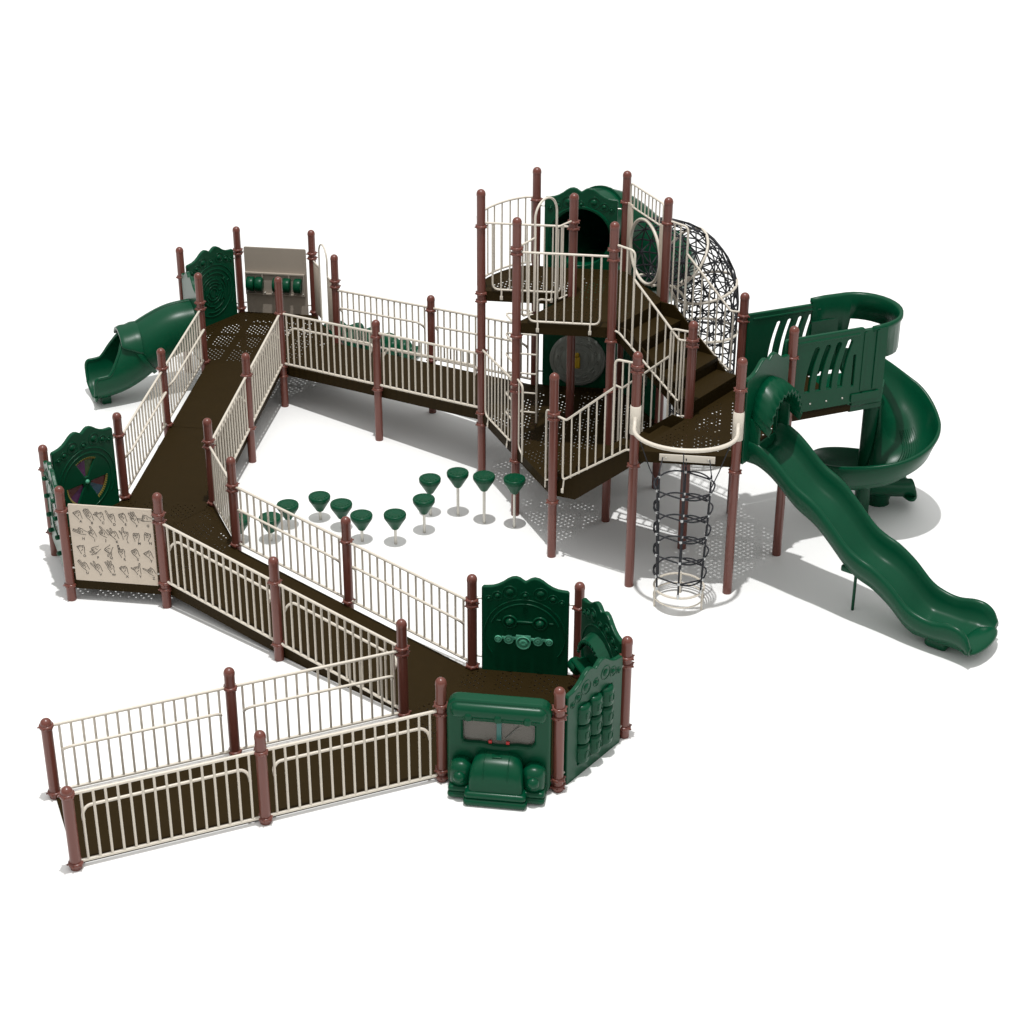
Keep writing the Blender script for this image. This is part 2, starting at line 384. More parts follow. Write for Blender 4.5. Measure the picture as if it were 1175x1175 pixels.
sloped_rail('far railing of the second ramp, on the half in front of the low stepping pods', H2[0], P['Bf'], Z2, m12, -1)
sloped_rail('far railing of the second ramp, on the half left of the dashboard panel', P['Bf'], H1[120], m12, Z1, -1)
sloped_rail('outer railing on the lower half of the long left ramp', H2[120], P['Cl'], Z2, m23, -1)
sloped_rail('outer railing on the upper half of the long left ramp, by the tube slide', P['Cl'], H3[240], m23, Z3, -1)
sloped_rail('inner railing on the lower half of the long left ramp', H2[60], P['Cr'], Z2, m23, 1)
sloped_rail('inner railing on the upper half of the long left ramp', P['Cr'], H3[300], m23, Z3, 1)
sloped_rail('near railing of the back ramp, on the half by the far left deck', H3[300], P['Dn'], Z3, m34, 1)
sloped_rail('near railing of the back ramp, on the half by the tower', P['Dn'], T[1], m34, ZL, 1)
sloped_rail('far railing of the back ramp, in front of the green climber', H3[0], P['Df'], Z3, m34, -1)
sloped_rail('far railing of the back ramp, on the half by the tower', P['Df'], T[2], m34, ZL, -1)

def barrier(label, A, B, z, top=.94, bot=.03, n=9, x0=.15, feet=True, group='beige deck barriers', off=0):
    t = edge('deck_barrier', label, 'barrier', A, B, 0, group); w = (B-A).length
    MB().tube([(PR, off, z+top), (w-PR, off, z+top)], .0155, 10).build('top_rail', 'beige', t)
    MB().tube(rpath([(x0, off, z+top), (x0, off, z+bot), (w-x0, off, z+bot), (w-x0, off, z+top)], .09), .0135, 10).build('lower_frame', 'beige', t)
    for k in range(1, n-1):
        x = x0+(w-2*x0)*k/(n-1); MB().tube([(x, off, z+bot), (x, off, z+top)], .0105, 8).build('baluster', 'beige', t)
    if feet:
        for x in (x0+.12, w-x0-.12):
            b = MB(); b.tube([(x, off-.004, z+bot), (x, -.018, z-.07)], .012, 8); b.rbox(x-.02, x+.02, -.026, -.012, z-.11, z-.05, .006, 2); b.build('mounting_tab', 'beige', t)
    return t
barrier('front barrier of the highest deck, with rounded bottom corners', T[3], T[5], ZU)
barrier('high barrier across the climber opening, left half of the highest deck', T[1], T[4], ZU)
barrier('barrier on the left side of the lower tower deck', T[1], T[3], ZL, .93, .02, 9, .14)
sh = edge('deck_barrier', 'short barrier between the second ramp and the long left ramp', 'barrier', H2[0], H2[60], 0, 'beige deck barriers')
MB().tube([(PR, 0, Z2+.86), (L-PR, 0, Z2+.86)], .0155, 10).build('top_rail', 'beige', sh)
MB().tube([(PR, 0, Z2+.06), (L-PR, 0, Z2+.06)], .0155, 10).build('bottom_rail', 'beige', sh)
for k in range(9): MB().tube([(.14+.115*k, 0, Z2+.06), (.14+.115*k, 0, Z2+.86)], .0115, 8).build('baluster', 'beige', sh)
# curved bay railing T2 -> T1
t = thing('bay_railing', 'curved railing round the bay on the left of the highest deck', 'railing', (mid.x, mid.y, ZU))
pts = [Vector((T[2].x, T[2].y))]+bay+[T[1]]
for nm, h in (('top_rail', .97), ('bottom_rail', .04)):
    MB().tube([(p.x-mid.x, p.y-mid.y, h) for p in pts], .0145, 10).build(nm, 'beige', t)
for k in range(1, 12):
    p = bay[k-1]-mid; MB().tube([(p.x, p.y, .04), (p.x, p.y, .97)], .0105, 8).build('baluster', 'beige', t)
# short grab rails at the stepping pod entry (edge T3-T8)
for lab, A, B in (('grab rail on the tower post behind the last stepping pod', T[3], T[8]), ('grab rail on the left of the post at the foot of the lower tower stairs', T[8], T[3])):
    t = edge('grab_rail', lab, 'grab rail', A, B, ZL, 'grab rails at the stepping pod entry')
    MB().tube(rpath([(PR, 0, 1.0), (.22, 0, .98), (.22, 0, -.1)], .06), .014, 10).build('outer_bar', 'beige', t)
    MB().tube(rpath([(.1, 0, .98), (.1, 0, .06), (.22, 0, .0)], .05), .012, 8).build('inner_bar', 'beige', t)

# ------------------------------------------------------------------ stairs
def stairs(label, A, B, zl, zh, out, flat):
    """A-B the low edge (A left), out = direction of ascent (unit), run ST"""
    t = thing('stairs', label, 'stairs', (A.x, A.y, 0), math.atan2(out.y, out.x), 'tower stairs')
    w = (B-A).length; sgn = 1 if (B-A).dot(Vector((-out.y, out.x))) > 0 else -1
    n = 5; rise = (zh-zl)/n; x0, x1 = .012, ST; tr = (x1-x0)/(n-1)
    for k in range(n-1):
        z = zl+rise*(k+1); xx = x0+tr*k
        b = MB(); ya, yb = sorted((.082*sgn, (w-.082)*sgn)); b.box(xx-.02, xx+tr+.015, ya, yb, z-.05, z); b.build('tread', 'deckside', t)
        b = MB(); b.box(xx-(.02 if k == 0 else 0), xx+.012, ya+.003, yb-.003, z-rise-(.08 if k == 0 else 0), z-.052); b.build('riser', 'deckside', t)
    b = MB(); b.box(x1+.001, x1+.012, ya+.003, yb-.003, zh-rise, zh-.06); b.build('riser', 'deckside', t)
    for y in (.072*sgn, (w-.072)*sgn):
        pol = [(.01, zl-.14), (flat, zl-.10), (ST-.005, zh-.20+(.05 if flat < .2 else 0)), (ST-.005, zh-.002), (ST-.20, zh-.002), (.14, zl+.16), (.01, zl+.04)]
        MB().slabxz(pol, y-.012, y+.012).build('stringer', 'deckside', t)
    return t
up = -nd(330)
stairs('lower tower stairs, from the triangular deck up to the middle deck', T[8], T[5], ZL, ZM, nd(330), .30)
stairs('upper tower stairs, rising left from the middle deck to the highest deck', T[10], T[12], ZM, ZU, -nd(330), .08)
# the lower tower deck's front lip under the first flight
def stair_rail(label, A, B, zl, zh, lift=0):
    """A low post, B high post: stub, sloping rail, riser, level stub"""
    t = edge('stair_railing', label, 'railing', A, B, 0, 'beige stair railings'); w = (B-A).length
    x = lambda f: f
    top = [(PR, 0, zl+.99), (.19, 0, zl+.98), (.87, 0, zl+.98+(.68)*.93)]
    sl = (zh-zl)*.99/.94
    zt = lambda X: zl+.98+(X-.19)*sl; zb = lambda X: zl+.17+(X-.21)*sl*.86
    xr = w-.31
    MB().tube(rpath([(PR, 0, zl+1.0), (.19, 0, zl+.98), (xr, 0, zt(xr))], .03), .0145, 10).build('sloping_rail', 'beige', t)
    MB().tube(rpath([(xr, 0, zb(xr)), (xr, 0, zh+1.1), (w-PR, 0, zh+1.12)], .07), .0145, 10).build('upper_frame', 'beige', t)
    MB().tube(rpath([(.15, 0, zt(.19)), (.15, 0, zl+.15), (w-.11, 0, zb(w-.11)), (w-PR, 0, zb(w-.1))], .06), .0135, 10).build('lower_rail', 'beige', t)
    for k in range(1, 6):
        X = .15+(xr-.15)*k/6; MB().tube([(X, 0, zb(X)), (X, 0, zt(X))], .0105, 8).build('baluster', 'beige', t)
    for X in (w-.2, w-.11): MB().tube([(X, 0, zb(min(X, w-.11))), (X, 0, zh+1.115)], .0105, 8).build('baluster', 'beige', t)
    for X in (.17,):
        b = MB(); b.tube([(X, 0, zl+.16), (X, -.02, zl+.03)], .011, 8); b.rbox(X-.018, X+.018, -.04, -.02, zl-.01, zl+.05, .006, 2); b.build('mounting_tab', 'beige', t)
    return t
stair_rail('near railing of the lower tower stairs', T[8], T[9], ZL, ZM)
stair_rail('far railing of the lower tower stairs, below the upper flight', T[5], T[10], ZL, ZM)
stair_rail('near railing of the upper tower stairs', T[10], T[5], ZM, ZU-.02)
stair_rail('far railing of the upper tower stairs, in front of the black net tube', T[12], T[7], ZM, ZU-.04)

# ------------------------------------------------------------------ scalloped plastic panels
PW, PX = .955, .1225
def scallop(x0=PX, w=PW, h=1.075, z=0):
    top = [(0, h-.015), (.012, h), (.06, h+.004), (.12, h+.012), (.18, h+.034), (.24, h+.070), (.29, h+.110), (.335, h+.135), (.38, h+.143), (.42, h+.130), (.455, h+.105), (.485, h+.088)]
    pts = [(0.012, 0.0)]+[]
    l = [(x, zt) for x, zt in top]; r = [(.97-x, zt) for x, zt in reversed(top[:-1])]
    k = w/.97
    return [(x0+x*k, z+zz_) for x, zz_ in ([(0, .012), (.012, 0)]+l[0:0])][::-1][0:0]+[(x0+.012*k, z), (x0+(.97-.012)*k, z), (x0+.97*k, z+.012)]+[(x0+x*k, z+q) for x, q in reversed(r[::-1][::-1][::-1])][0:0]+[(x0+x*k, z+q) for x, q in reversed(l+r)]+[(x0, z+.012)]
def bumps(mb, side, z=0, y=.03, h=1.075, rings=True):
    """moulded roundels under the scalloped edge; side = -1 outside face, +1 inside face"""
    for x, q, r in ((.07, .945, .026), (.17, .985, .040), (.31, 1.04, .058), (.485, 1.01, .034), (.66, 1.04, .058), (.80, .985, .040), (.90, .945, .026)):
        X = PX+x*PW/.97; c = (X, side*y, z+q)
        mb.tube(arc(X, z+q, r*1.35, 0, 360, 20, side*(y+.001))[:-1], .006, 6, closed=True)
        mb.lathe([(r*.75, 0), (r*.68, side*.008), (r*.45, side*.016), (r*.1, side*.02)], c, 14, 'y')
    if rings:
        mb.tube(arc(.6, z+.50, .455, -35, 215, 40, side*(y+.001)), .008, 6)
def bolts(t, z0, z1, A=0):
    for x, x2 in ((PR, PX+.01), (L-PR, PX+PW-.01)):
        for z in (z0, z1): MB().tube([(x, 0, z), (x2, 0, z)], .011, 8).build('mounting_rod', 'steel', t)
def panel(name, label, A, B, z, side, holes=(), rings=True, h=1.075, bump=True):
    t = edge(name, label, 'panel', A, B, z, None)
    mb = plate([scallop(h=h)]+list(holes), .055, .013)
    if bump: bumps(mb, side, 0, .027, h, rings)
    if bump: bumps(mb, -side, 0, .027, h, False)
    mb.build('panel_board', 'green', t); bolts(t, .16, .92)
    return t
# dashboard panel: two domes, five gauges, seen from inside
t = panel('dashboard_panel', 'green scalloped dashboard panel with two domes and five round gauges', H1[60], H1[120], Z1, 1)
b = MB()
for x in (.43, .77):
    b.lathe([(.085, .027), (.085, .045), (.07, .05), (.066, .034)], (x, 0, .665), 24, 'y')
    b.lathe([(.05, .03), (.048, .05), (.035, .075), (.012, .085)], (x, 0, .665), 20, 'y')
b.rbox(.51, .69, .025, .05, .655, .685, .008); b.rbox(.28, .33, .025, .045, .665, .68, .006); b.rbox(.87, .92, .025, .045, .665, .68, .006)
for k in range(4): b.box(.58+.012*k, .584+.012*k, .026, .034, .76, .86)
b.tube(arc(.6, .5, .40, 20, 160, 24, .03), .010, 6)
b.build('dome_trim', 'green', t)
for x, r in ((.30, .042), (.42, .055), (.585, .085), (.75, .055), (.875, .042)):
    g_ = MB(); g_.lathe([(r, .028), (r, .045), (r*.86, .052), (r*.82, .042), (r*.6, .042), (r*.55, .05), (r*.2, .05), (r*.1, .046)], (1.2-x, 0, .43 if r < .08 else .40), 24, 'y')
    g_.build('gauge', 'lgreen', t)
b = MB(); b.rbox(.34, .86, .026, .04, .43, .47, .006); b.rbox(.53, .70, .026, .042, .40, .50, .008); b.build('gauge_strip', 'lgreen', t)
# shop counter panel (edge 0-60)
hole = [(.28+.0*k, 0) for k in range(0)]
t = panel('shop_panel', 'green scalloped shop counter panel with a fringed awning, at the lowest deck', H1[0], H1[60], Z1, 1)
b = MB()
fr = []
for k in range(17):
    a = math.radians(180*k/16); fr.append(((.6+.34*math.cos(a)), .60+.26*math.sin(a)))
for k in range(16):
    p, q = fr[k], fr[k+1]; b.add([(p[0], .03, p[1]), (q[0], .03, q[1]), (.6+(q[0]-.6)*.92, .14, q[1]-.06), ((p[0]-.6)*.92+.6, .14, p[1]-.06),
        (p[0], .02, p[1]-.02), (q[0], .02, q[1]-.02), (.6+(q[0]-.6)*.92, .13, q[1]-.09), ((p[0]-.6)*.92+.6, .13, p[1]-.09)], [(0, 1, 2, 3), (4, 7, 6, 5), (3, 2, 6, 7), (0, 4, 5, 1)])
    x = (p[0]+q[0])/2; b.lathe([(.026, .125), (.026, .142), (.004, .146)], ((x-.6)*.92+.6, 0, (p[1]+q[1])/2-.09), 10, 'y')
b.build('awning', 'green', t)
b = MB(); b.rbox(.24, .96, .02, .20, .36, .41, .015); b.build('counter', 'green', t)
b = MB(); b.lathe([(.07, .86), (.085, .88), (.085, 1.0), (.07, 1.02), (.03, 1.03)], (0, .14, .32), 16, 'x'); b.build('round_knob', 'green', t)
# colour wheel panel
secs = []
def sector(cx, cz, r0, r1, a0, a1, n=10):
    return [(cx+r1*math.cos(math.radians(a0+(a1-a0)*k/n)), cz+r1*math.sin(math.radians(a0+(a1-a0)*k/n))) for k in range(n+1)]+[(cx+r0*math.cos(math.radians(a1+(a0-a1)*k/3)), cz+r0*math.sin(math.radians(a1+(a0-a1)*k/3))) for k in range(4)]
W3 = ((62, 122), (182, 242), (302, 362))
t = panel('colour_wheel_panel', 'green scalloped panel with three coloured see-through wedges', H2[120], H2[180], Z2, 1, [sector(.6, .50, .06, .33, a, b_) for a, b_ in W3])
cols = [('tintp', 'tintg'), ('tintr', 'tintb'), ('tintp', 'tintr')]
for (a, b_), (ca, cb) in zip(W3, cols):
    h = (a+b_)/2; e1 = plate([sector(.6, .50, .05, .335, a-1, h)], .008, .001); e1.build('coloured_window', ca, t)
    e2 = plate([sector(.6, .50, .05, .335, h, b_+1)], .008, .001); e2.build('coloured_window', cb, t)
    gd = MB()
    for k in range(12):
        q = math.radians(a+2+(b_-a-4)*k/11); gd.tube([(.6+.31*math.cos(q), .012, .5+.31*math.sin(q)), (.6+.335*math.cos(q), .02, .5+.335*math.sin(q))], .014, 6)
    gd.build('toothed_edge', 'gold', t)
MB().lathe([(.03, .0), (.03, .04), (.02, .05), (.005, .055)], (.6, 0, .5), 16, 'y').build('hub', 'lgreen', t)
MB().tube(arc(.6, .5, .39, 0, 360, 48, .028)[:-1], .008, 6, closed=True).build('relief_ring', 'green', t)
# bubble/bead panel on outer left edge
t = panel('bead_panel', 'green panel seen almost edge on at the far left, with round knobs', H2[180], H2[240], Z2, -1, [rrect(.36, .84, .30, .76, .12)])
MB().rbox(.34, .86, -.012, .012, .28, .78, .005).build('clear_window', 'window', t)
for z in (.2, .42, .68, .92):
    for x in (.28, .92): MB().lathe([(.026, -.02), (.03, -.05), (.03, -.075), (.01, -.085)], (x, 0, z), 12, 'y').build('knob', 'green', t)
# tic-tac block panel
def blockpanel(A, B, z):
    t = panel('block_panel', 'green scalloped panel with nine turning blocks in three columns', A, B, z, -1, [rrect(.285, .915, .13, .86, .02)], rings=False)
    for i in range(3):
        x = .39+.21*i
        MB().tube([(x, 0, .12), (x, 0, .87)], .008, 6).build('spindle', 'steel', t)
        for j in range(3):
            z0 = .155+.238*j
            b = MB(); pr = [(.06, 0), (.088, .012), (.095, .03), (.095, .19), (.088, .212), (.06, .225)]; b.lathe(pr, (x, 0, z0), 20)
            for a in (200, 250, 300, 20, 80, 140):
                cx, cy = x+.093*math.cos(math.radians(a)), .093*math.sin(math.radians(a)); b.tube([(cx, cy, z0+.07), (cx, cy, z0+.15)], .009, 5)
            b.tube([(x+.035*math.cos(q), -.0925+.0*q, z0+.112+.045*math.sin(q)) for q in [2*PI*k/14 for k in range(14)]], .006, 5, closed=True)
            b.build('turning_block', 'green', t)
blockpanel(H1[300], H1[0], 0.0)
# maze panel
t = panel('maze_panel', 'green scalloped panel with a round raised maze', H3[120], H3[180], Z3, 1)
b = MB(); random.seed(3)
for i, r in enumerate((.07, .12, .17, .22, .27, .32)):
    a = random.uniform(0, 360)
    for k in range(2+i//2):
        ln = 360/(2+i//2)-random.uniform(22, 50); b.tube(arc(.6, .5, r, a, a+ln, 14, .033), .0085, 5); a += 360/(2+i//2)
    for k in range(3):
        q = math.radians(random.uniform(0, 360)); b.tube([(.6+r*math.cos(q), .033, .5+r*math.sin(q)), (.6+(r+.05)*math.cos(q), .033, .5+(r+.05)*math.sin(q))], .0085, 5)
b.tube(arc(.6, .5, .385, 0, 360, 48, .03)[:-1], .008, 6, closed=True)
b.build('raised_maze', 'green', t)
# tube slide entry panel at deck 3
RS = .36
tubepanel = edge('tube_slide', 'short green tube slide leaving the far left deck, with an open scoop at its foot', 'slide', H3[180], H3[240], 0, None)
pb = plate([scallop(z=Z3-.04), circ(.6, Z3+.40, RS-.01)], .055, .013); bumps(pb, 1, Z3-.04); pb.build('entry_panel', 'green', tubepanel)
MB().rbox(.16, .30, .02, .06, Z3+.60, Z3+.95, .01).build('clear_window', 'window', tubepanel)
def bez(pts, n):
    """Catmull-Rom through pts"""
    P_ = [Vector(p) for p in pts]; P_ = [P_[0]*2-P_[1]]+P_+[P_[-1]*2-P_[-2]]; out = []
    m = len(P_)-3
    for i in range(m):
        for k in range(n):
            t_ = k/n; a, b, c, d = P_[i:i+4]
            out.append(.5*((2*b)+(c-a)*t_+(2*a-5*b+4*c-d)*t_*t_+(3*b-a-3*c+d)*t_**3))
    out.append(P_[-2]); return out
def frames(path, upv=Vector((0, 0, 1))):
    fr = []
    for i, p in enumerate(path):
        a = path[max(i-1, 0)]; b = path[min(i+1, len(path)-1)]; tg = (b-a).normalized(); lt = tg.cross(upv).normalized(); fr.append((p, lt, lt.cross(tg)))
    return fr
def ringsec(r0, r1, a0, a1, n):
    """closed C-shaped or ring section between radii"""
    o = [(r1*math.cos(math.radians(a0+(a1-a0)*k/n)), r1*math.sin(math.radians(a0+(a1-a0)*k/n))) for k in range(n+1)]
    i = [(r0*math.cos(math.radians(a1+(a0-a1)*k/n)), r0*math.sin(math.radians(a1+(a0-a1)*k/n))) for k in range(n+1)]
    return o+i
# path in panel coordinates: x=.6, y negative = outward
pc = bez([(.6, 0, Z3+.40), (.6, -.3, 1.01), (.6, -.60, .89), (.6, -.86, .74)], 8)
MB().sweep(frames(pc), ringsec(RS, RS+.025, 90, 449.9, 40)).build('tube_body', 'green', tubepanel)
dirv = (pc[-1]-pc[-3]).normalized()
MB().sweep(frames([pc[-1]-dirv*.03, pc[-1]-dirv*.01, pc[-1]+dirv*.01, pc[-1]+dirv*.03]), ringsec(RS+.01, RS+.065, 90, 449.9, 40)).build('joining_flange', 'green', tubepanel)
# deep scoop: C section that opens upwards towards the exit
cp = bez([pc[-1]+dirv*.03, (.6, -1.05, .62), (.6, -1.25, .53), (.6, -1.44, .49), (.6, -1.58, .48), (.6, -1.65, .47)], 6)
fr = frames(cp); secs_ = []; n_ = len(fr)
for i in range(n_):
    f = i/(n_-1); op = 18+64*min(1, f*1.9) if f < .75 else 82+45*((f-.75)/.25)**2
    rr_ = RS+.012*f; secs_.append(ringsec(rr_, rr_+.03, 90+op, 450-op, 30))
MB().sweep(fr, secs_).build('scoop', 'green', tubepanel)
b = MB(); k0, k1 = -1, 1; lip = []
for sgn in (-1, 1):
    q = []
    for i in range(n_):
        f = i/(n_-1); op = 18+64*min(1, f*1.9) if f < .75 else 82+45*((f-.75)/.25)**2
        a = math.radians(90+sgn*op); o, l, u = fr[i]; r_ = RS+.012*f+.015; q.append(o+l*r_*math.cos(a)+u*r_*math.sin(a))
    b.tube(q, .026, 8)
a0 = 90+127; o, l, u = fr[-1]
b.tube([o+l*(RS+.045)*math.cos(math.radians(a0+(450-127-a0)*k/12))+u*(RS+.045)*math.sin(math.radians(a0+(450-127-a0)*k/12)) for k in range(13)], .03, 8)
b.build('scoop_rim', 'green', tubepanel)
hv = Vector((0, -1, -.18)).normalized()
b = MB(); fr2 = [(pc[-1]+hv*f_+Vector((0, 0, .03)), Vector((-1, 0, 0)), Vector((0, 0, 1))) for f_ in (.0, .08, .16, .24, .30)]
b.sweep(fr2, [ringsec(RS+.02+.012*(k % 2), RS+.055+.012*(k % 2), 8+7*k, 172-7*k, 24) for k in range(5)]); b.build('hood_visor', 'green', tubepanel)
MB().rbox(.45, .75, -1.50, -1.36, 0, .16, .02).build('foot', 'green', tubepanel)

# ------------------------------------------------------------------ tan roller panel
t = edge('roller_panel', 'tan panel with a row of green rollers on the far left deck', 'panel', H3[60], H3[120], 0, None)
b = plate([rrect(.105, 1.095, .61, 1.735, .02)], .022, .004); b.build('panel_board', 'tan_shaded', t)
zc = 1.145
b = MB(); b.box(.13, 1.09, .012, .06, 1.31, 1.33); b.box(.13, 1.09, .012, .06, .965, .985)
for x in (.13, .37, .80, 1.07): b.box(x, x+.02, .012, .06, .986, 1.309)
b.box(.151, .369, .012, .03, .986, 1.309); b.box(.391, .799, .012, .03, .986, 1.309); b.box(.821, 1.069, .012, .03, .986, 1.309)
b.build('roller_frame', 'tan_shaded', t)
for x in (.235, .415, .575, .86, 1.0):
    r = MB(); r.lathe([(.05, -.062), (.108, -.058), (.118, -.045), (.118, .045), (.108, .058), (.05, .062)], (x, .07, zc), 24, 'x'); r.build('roller', 'green', t)
for x in (.16, .37, .49, .66, .78, .93, 1.06): MB().lathe([(.012, .03), (.012, .066), (.004, .068)], (x, 0, 1.0), 8, 'y').build('bolt', 'steel', t)
bolts(t, .8, 1.66)

# ------------------------------------------------------------------ hand alphabet sign
t = edge('alphabet_sign', 'beige board with hand shapes for each letter of the alphabet', 'sign', H2[240], H2[300], 0, None)
plate([rrect(.09, 1.115, .29, 1.32, .008)], .022, .003).build('sign_board', 'tan', t)
bolts(t, .45, 1.2)
def hand(ext, fold=4, tilt=0, thumb='in', s=1.0, curl=None):
    """polylines of a drawn hand; ext = list of (finger index 0-3, length, lean)"""
    pl = []
    xs = (-.027, -.009, .009, .027)
    # wrist and palm sides
    pl.append([(-.020, -.075), (-.026, -.045), (-.038, -.012), (-.036, .018)]); pl.append([(.022, -.075), (.026, -.04), (.037, -.01), (.037, .018)])
    e = {k: (l, ln) for k, l, ln in ext}
    for k, x in enumerate(xs):
        if k in e:
            l, ln = e[k]; dx = math.sin(math.radians(ln))*l; dz = math.cos(math.radians(ln))*l
            pl.append([(x-.008, .014), (x-.008+dx, .014+dz), (x+dx, .024+dz), (x+.008+dx, .014+dz), (x+.008, .014)])
        else:
            pl.append([(x-.009, .012), (x-.008, .028), (x, .034), (x+.008, .028), (x+.009, .012), (x+.004, .0)])
    if thumb == 'in': pl.append([(-.036, .0), (-.018, .008), (.002, .004), (.0, -.006), (-.022, -.010)])
    elif thumb == 'out': pl.append([(-.036, -.012), (-.062, .014), (-.072, .030), (-.064, .034), (-.050, .020), (-.034, .012)])
    elif thumb == 'side': pl.append([(-.038, -.005), (-.050, .018), (-.046, .034), (-.038, .030), (-.036, .014)])
    pl.append([(-.012, -.03), (.006, -.024), (.014, -.012)])
    ca, sa = math.cos(math.radians(tilt)), math.sin(math.radians(tilt))
    return [[((x*ca-z*sa)*s, (x*sa+z*ca)*s) for x, z in q] for q in pl]
UPa = lambda *f: [(k, .055, 0) for k in f]
DEF = {'A': ([], 25, 'side'), 'B': ([(0, .06, 2), (1, .07, 0), (2, .065, 0), (3, .055, -2)], 28, 'in'), 'C': ([(0, .03, -30), (1, .03, -25)], 20, 'out'),
 'D': ([(0, .07, -6)], 18, 'in'), 'E': ([(0, .02, 0), (1, .022, 0), (2, .02, 0), (3, .018, 0)], 25, 'in'), 'F': ([(1, .065, -8), (2, .065, 2), (3, .055, 12)], 30, 'in'),
 'G': ([(0, .065, -10)], 75, 'side'), 'H': ([(0, .065, 0), (1, .065, 0)], 70, 'in'), 'I': ([(3, .055, 8)], 35, 'in'), 'J': ([(3, .055, 14)], 50, 'in'),
 'K': ([(0, .065, -12), (1, .065, 12)], 30, 'side'), 'L': ([(0, .065, 0)], -5, 'out'), 'M': ([], 0, 'in'), 'N': ([], -15, 'in'),
 'O': ([(0, .015, 20), (1, .018, 0)], 10, 'side'), 'P': ([(0, .05, -10), (1, .05, 15)], 120, 'side'), 'Q': ([(0, .055, -20)], 140, 'out'), 'R': ([(0, .07, 10), (1, .07, -10)], 12, 'in'),
 'S': ([], 30, 'in'), 'T': ([], 32, 'side'), 'U': ([(0, .065, 0), (1, .068, 0)], 35, 'in'), 'V': ([(0, .065, -14), (1, .068, 10)], 32, 'in'),
 'W': ([(0, .06, -14), (1, .068, 0), (2, .06, 14)], 15, 'in'), 'X': ([(0, .025, 20)], 22, 'side'), 'Y': ([(3, .055, 25)], 15, 'out'), 'Z': ([(0, .065, -20)], 42, 'in')}
rows = ['ABCDEFG', 'HIJKLMN', 'OPQRST', 'UVWXYZ']
for r, row in enumerate(rows):
    n = len(row)
    for k, ch in enumerate(row):
        x = .20+(.83/(n-1))*k+(.0 if r % 2 == 0 else .01); z = 1.205-.235*r-.012*(k % 2)
        ext, tilt, th_ = DEF[ch]; mb = MB()
        for pl in hand(ext, 4, tilt, th_, 1.05):
            q = rpath([(x+a, -.0125, z+c) for a, c in pl], .008, 2) if len(pl) > 2 else [(x+a, -.0125, z+c) for a, c in pl]
            mb.tube(q, .0029, 4)
        mb.build('hand_drawing', 'ink', t)
        cu = bpy.data.curves.new('letter', 'FONT'); cu.body = ch; cu.size = .046; cu.extrude = .0006; cu.align_x = 'CENTER'; cu.offset = .0008
        tmp = bpy.data.objects.new('tmp', cu); COL.objects.link(tmp); me = bpy.data.meshes.new_from_object(tmp.evaluated_get(bpy.context.evaluated_depsgraph_get())); bpy.data.objects.remove(tmp)
        me.materials.clear(); me.materials.append(M['ink']); o = bpy.data.objects.new('letter', me); COL.objects.link(o); o.parent = t
        o.location = (x+.03, -.0125, z-.118); o.rotation_euler = (PI/2, 0, 0)

# ------------------------------------------------------------------ truck panel
t = edge('truck_panel', 'green panel shaped like the front of a truck, with windscreen, bonnet and headlights', 'panel', H1[240], H1[300], 0, None)
win = rrect(.235, .965, .50, .80, .06)
win = [(.20, .86), (.20, .60), (.22, .545), (.29, .53), (.42, .535), (.55, .51), (.66, .51), (.78, .535), (.90, .53), (.95, .545), (1.0, .60), (1.0, .86)][::-1]
b = plate([rrect(.105, 1.095, .02, 1.05, .09), win], .16, .035, -.03); b.build('cab_front', 'green', t)
MB().rbox(.106, 1.094, -.17, .012, .875, 1.052, .08, 6).build('cab_visor', 'green', t)
for x in (.30, .60, .90): 
    m_ = MB(); m_.lathe([(.045, -.0), (.045, .045), (.035, .075), (.012, .09)], (x, -.145, .885), 14); m_.build('marker_lamp', 'green', t)
plate([[(p[0]*1.0, p[1]) for p in rrect(.18, 1.02, .49, .89, .03)]], .01, .001, -.045).build('windscreen', 'window', t)
for x in (.51, .69): MB().rbox(x-.018, x+.018, -.075, -.055, .555, .59, .006).build('wiper_knob', 'red', t)
MB().rbox(.575, .625, -.07, -.055, .60, .86, .004).build('windscreen_divider', 'tintt', t)
MB().tube([(.66, -.06, .62), (.80, -.06, .78)], .004, 5).build('wiper', 'grey', t)
b = MB()
# bonnet: domed block lofted forward
fr = []; sec_ = []
for y, sx, zt in ((-.08, .255, .50), (-.16, .268, .495), (-.24, .278, .475), (-.295, .280, .44), (-.335, .274, .39), (-.36, .262, .31), (-.365, .25, .18)):
    lo = []
    for k in range(25):
        a = PI*k/24; c_ = math.cos(a); lo.append((sx*math.copysign(abs(c_)**.42, c_), .06+(zt-.06)*(max(0, math.sin(a))**.38)))
    sec_.append(lo)
    fr.append((Vector((.6, y, 0)), Vector((1, 0, 0)), Vector((0, 0, 1))))
b.sweep(fr, sec_); b.build('bonnet', 'green', t)
b = MB()
for q in (.475, .725): b.tube([(q, -.12, .498), (q, -.24, .476), (q, -.297, .441), (q, -.337, .391), (q, -.362, .315)], .0065, 5)
b.rbox(.55, .65, -.22, -.15, .483, .496, .005); b.build('bonnet_crease', 'green', t)
b = MB(); b.rbox(.275, .925, -.415, -.05, .004, .088, .04, 5); b.rbox(.285, .915, -.40, -.05, .082, .16, .038, 5); b.build('bumper', 'green', t)
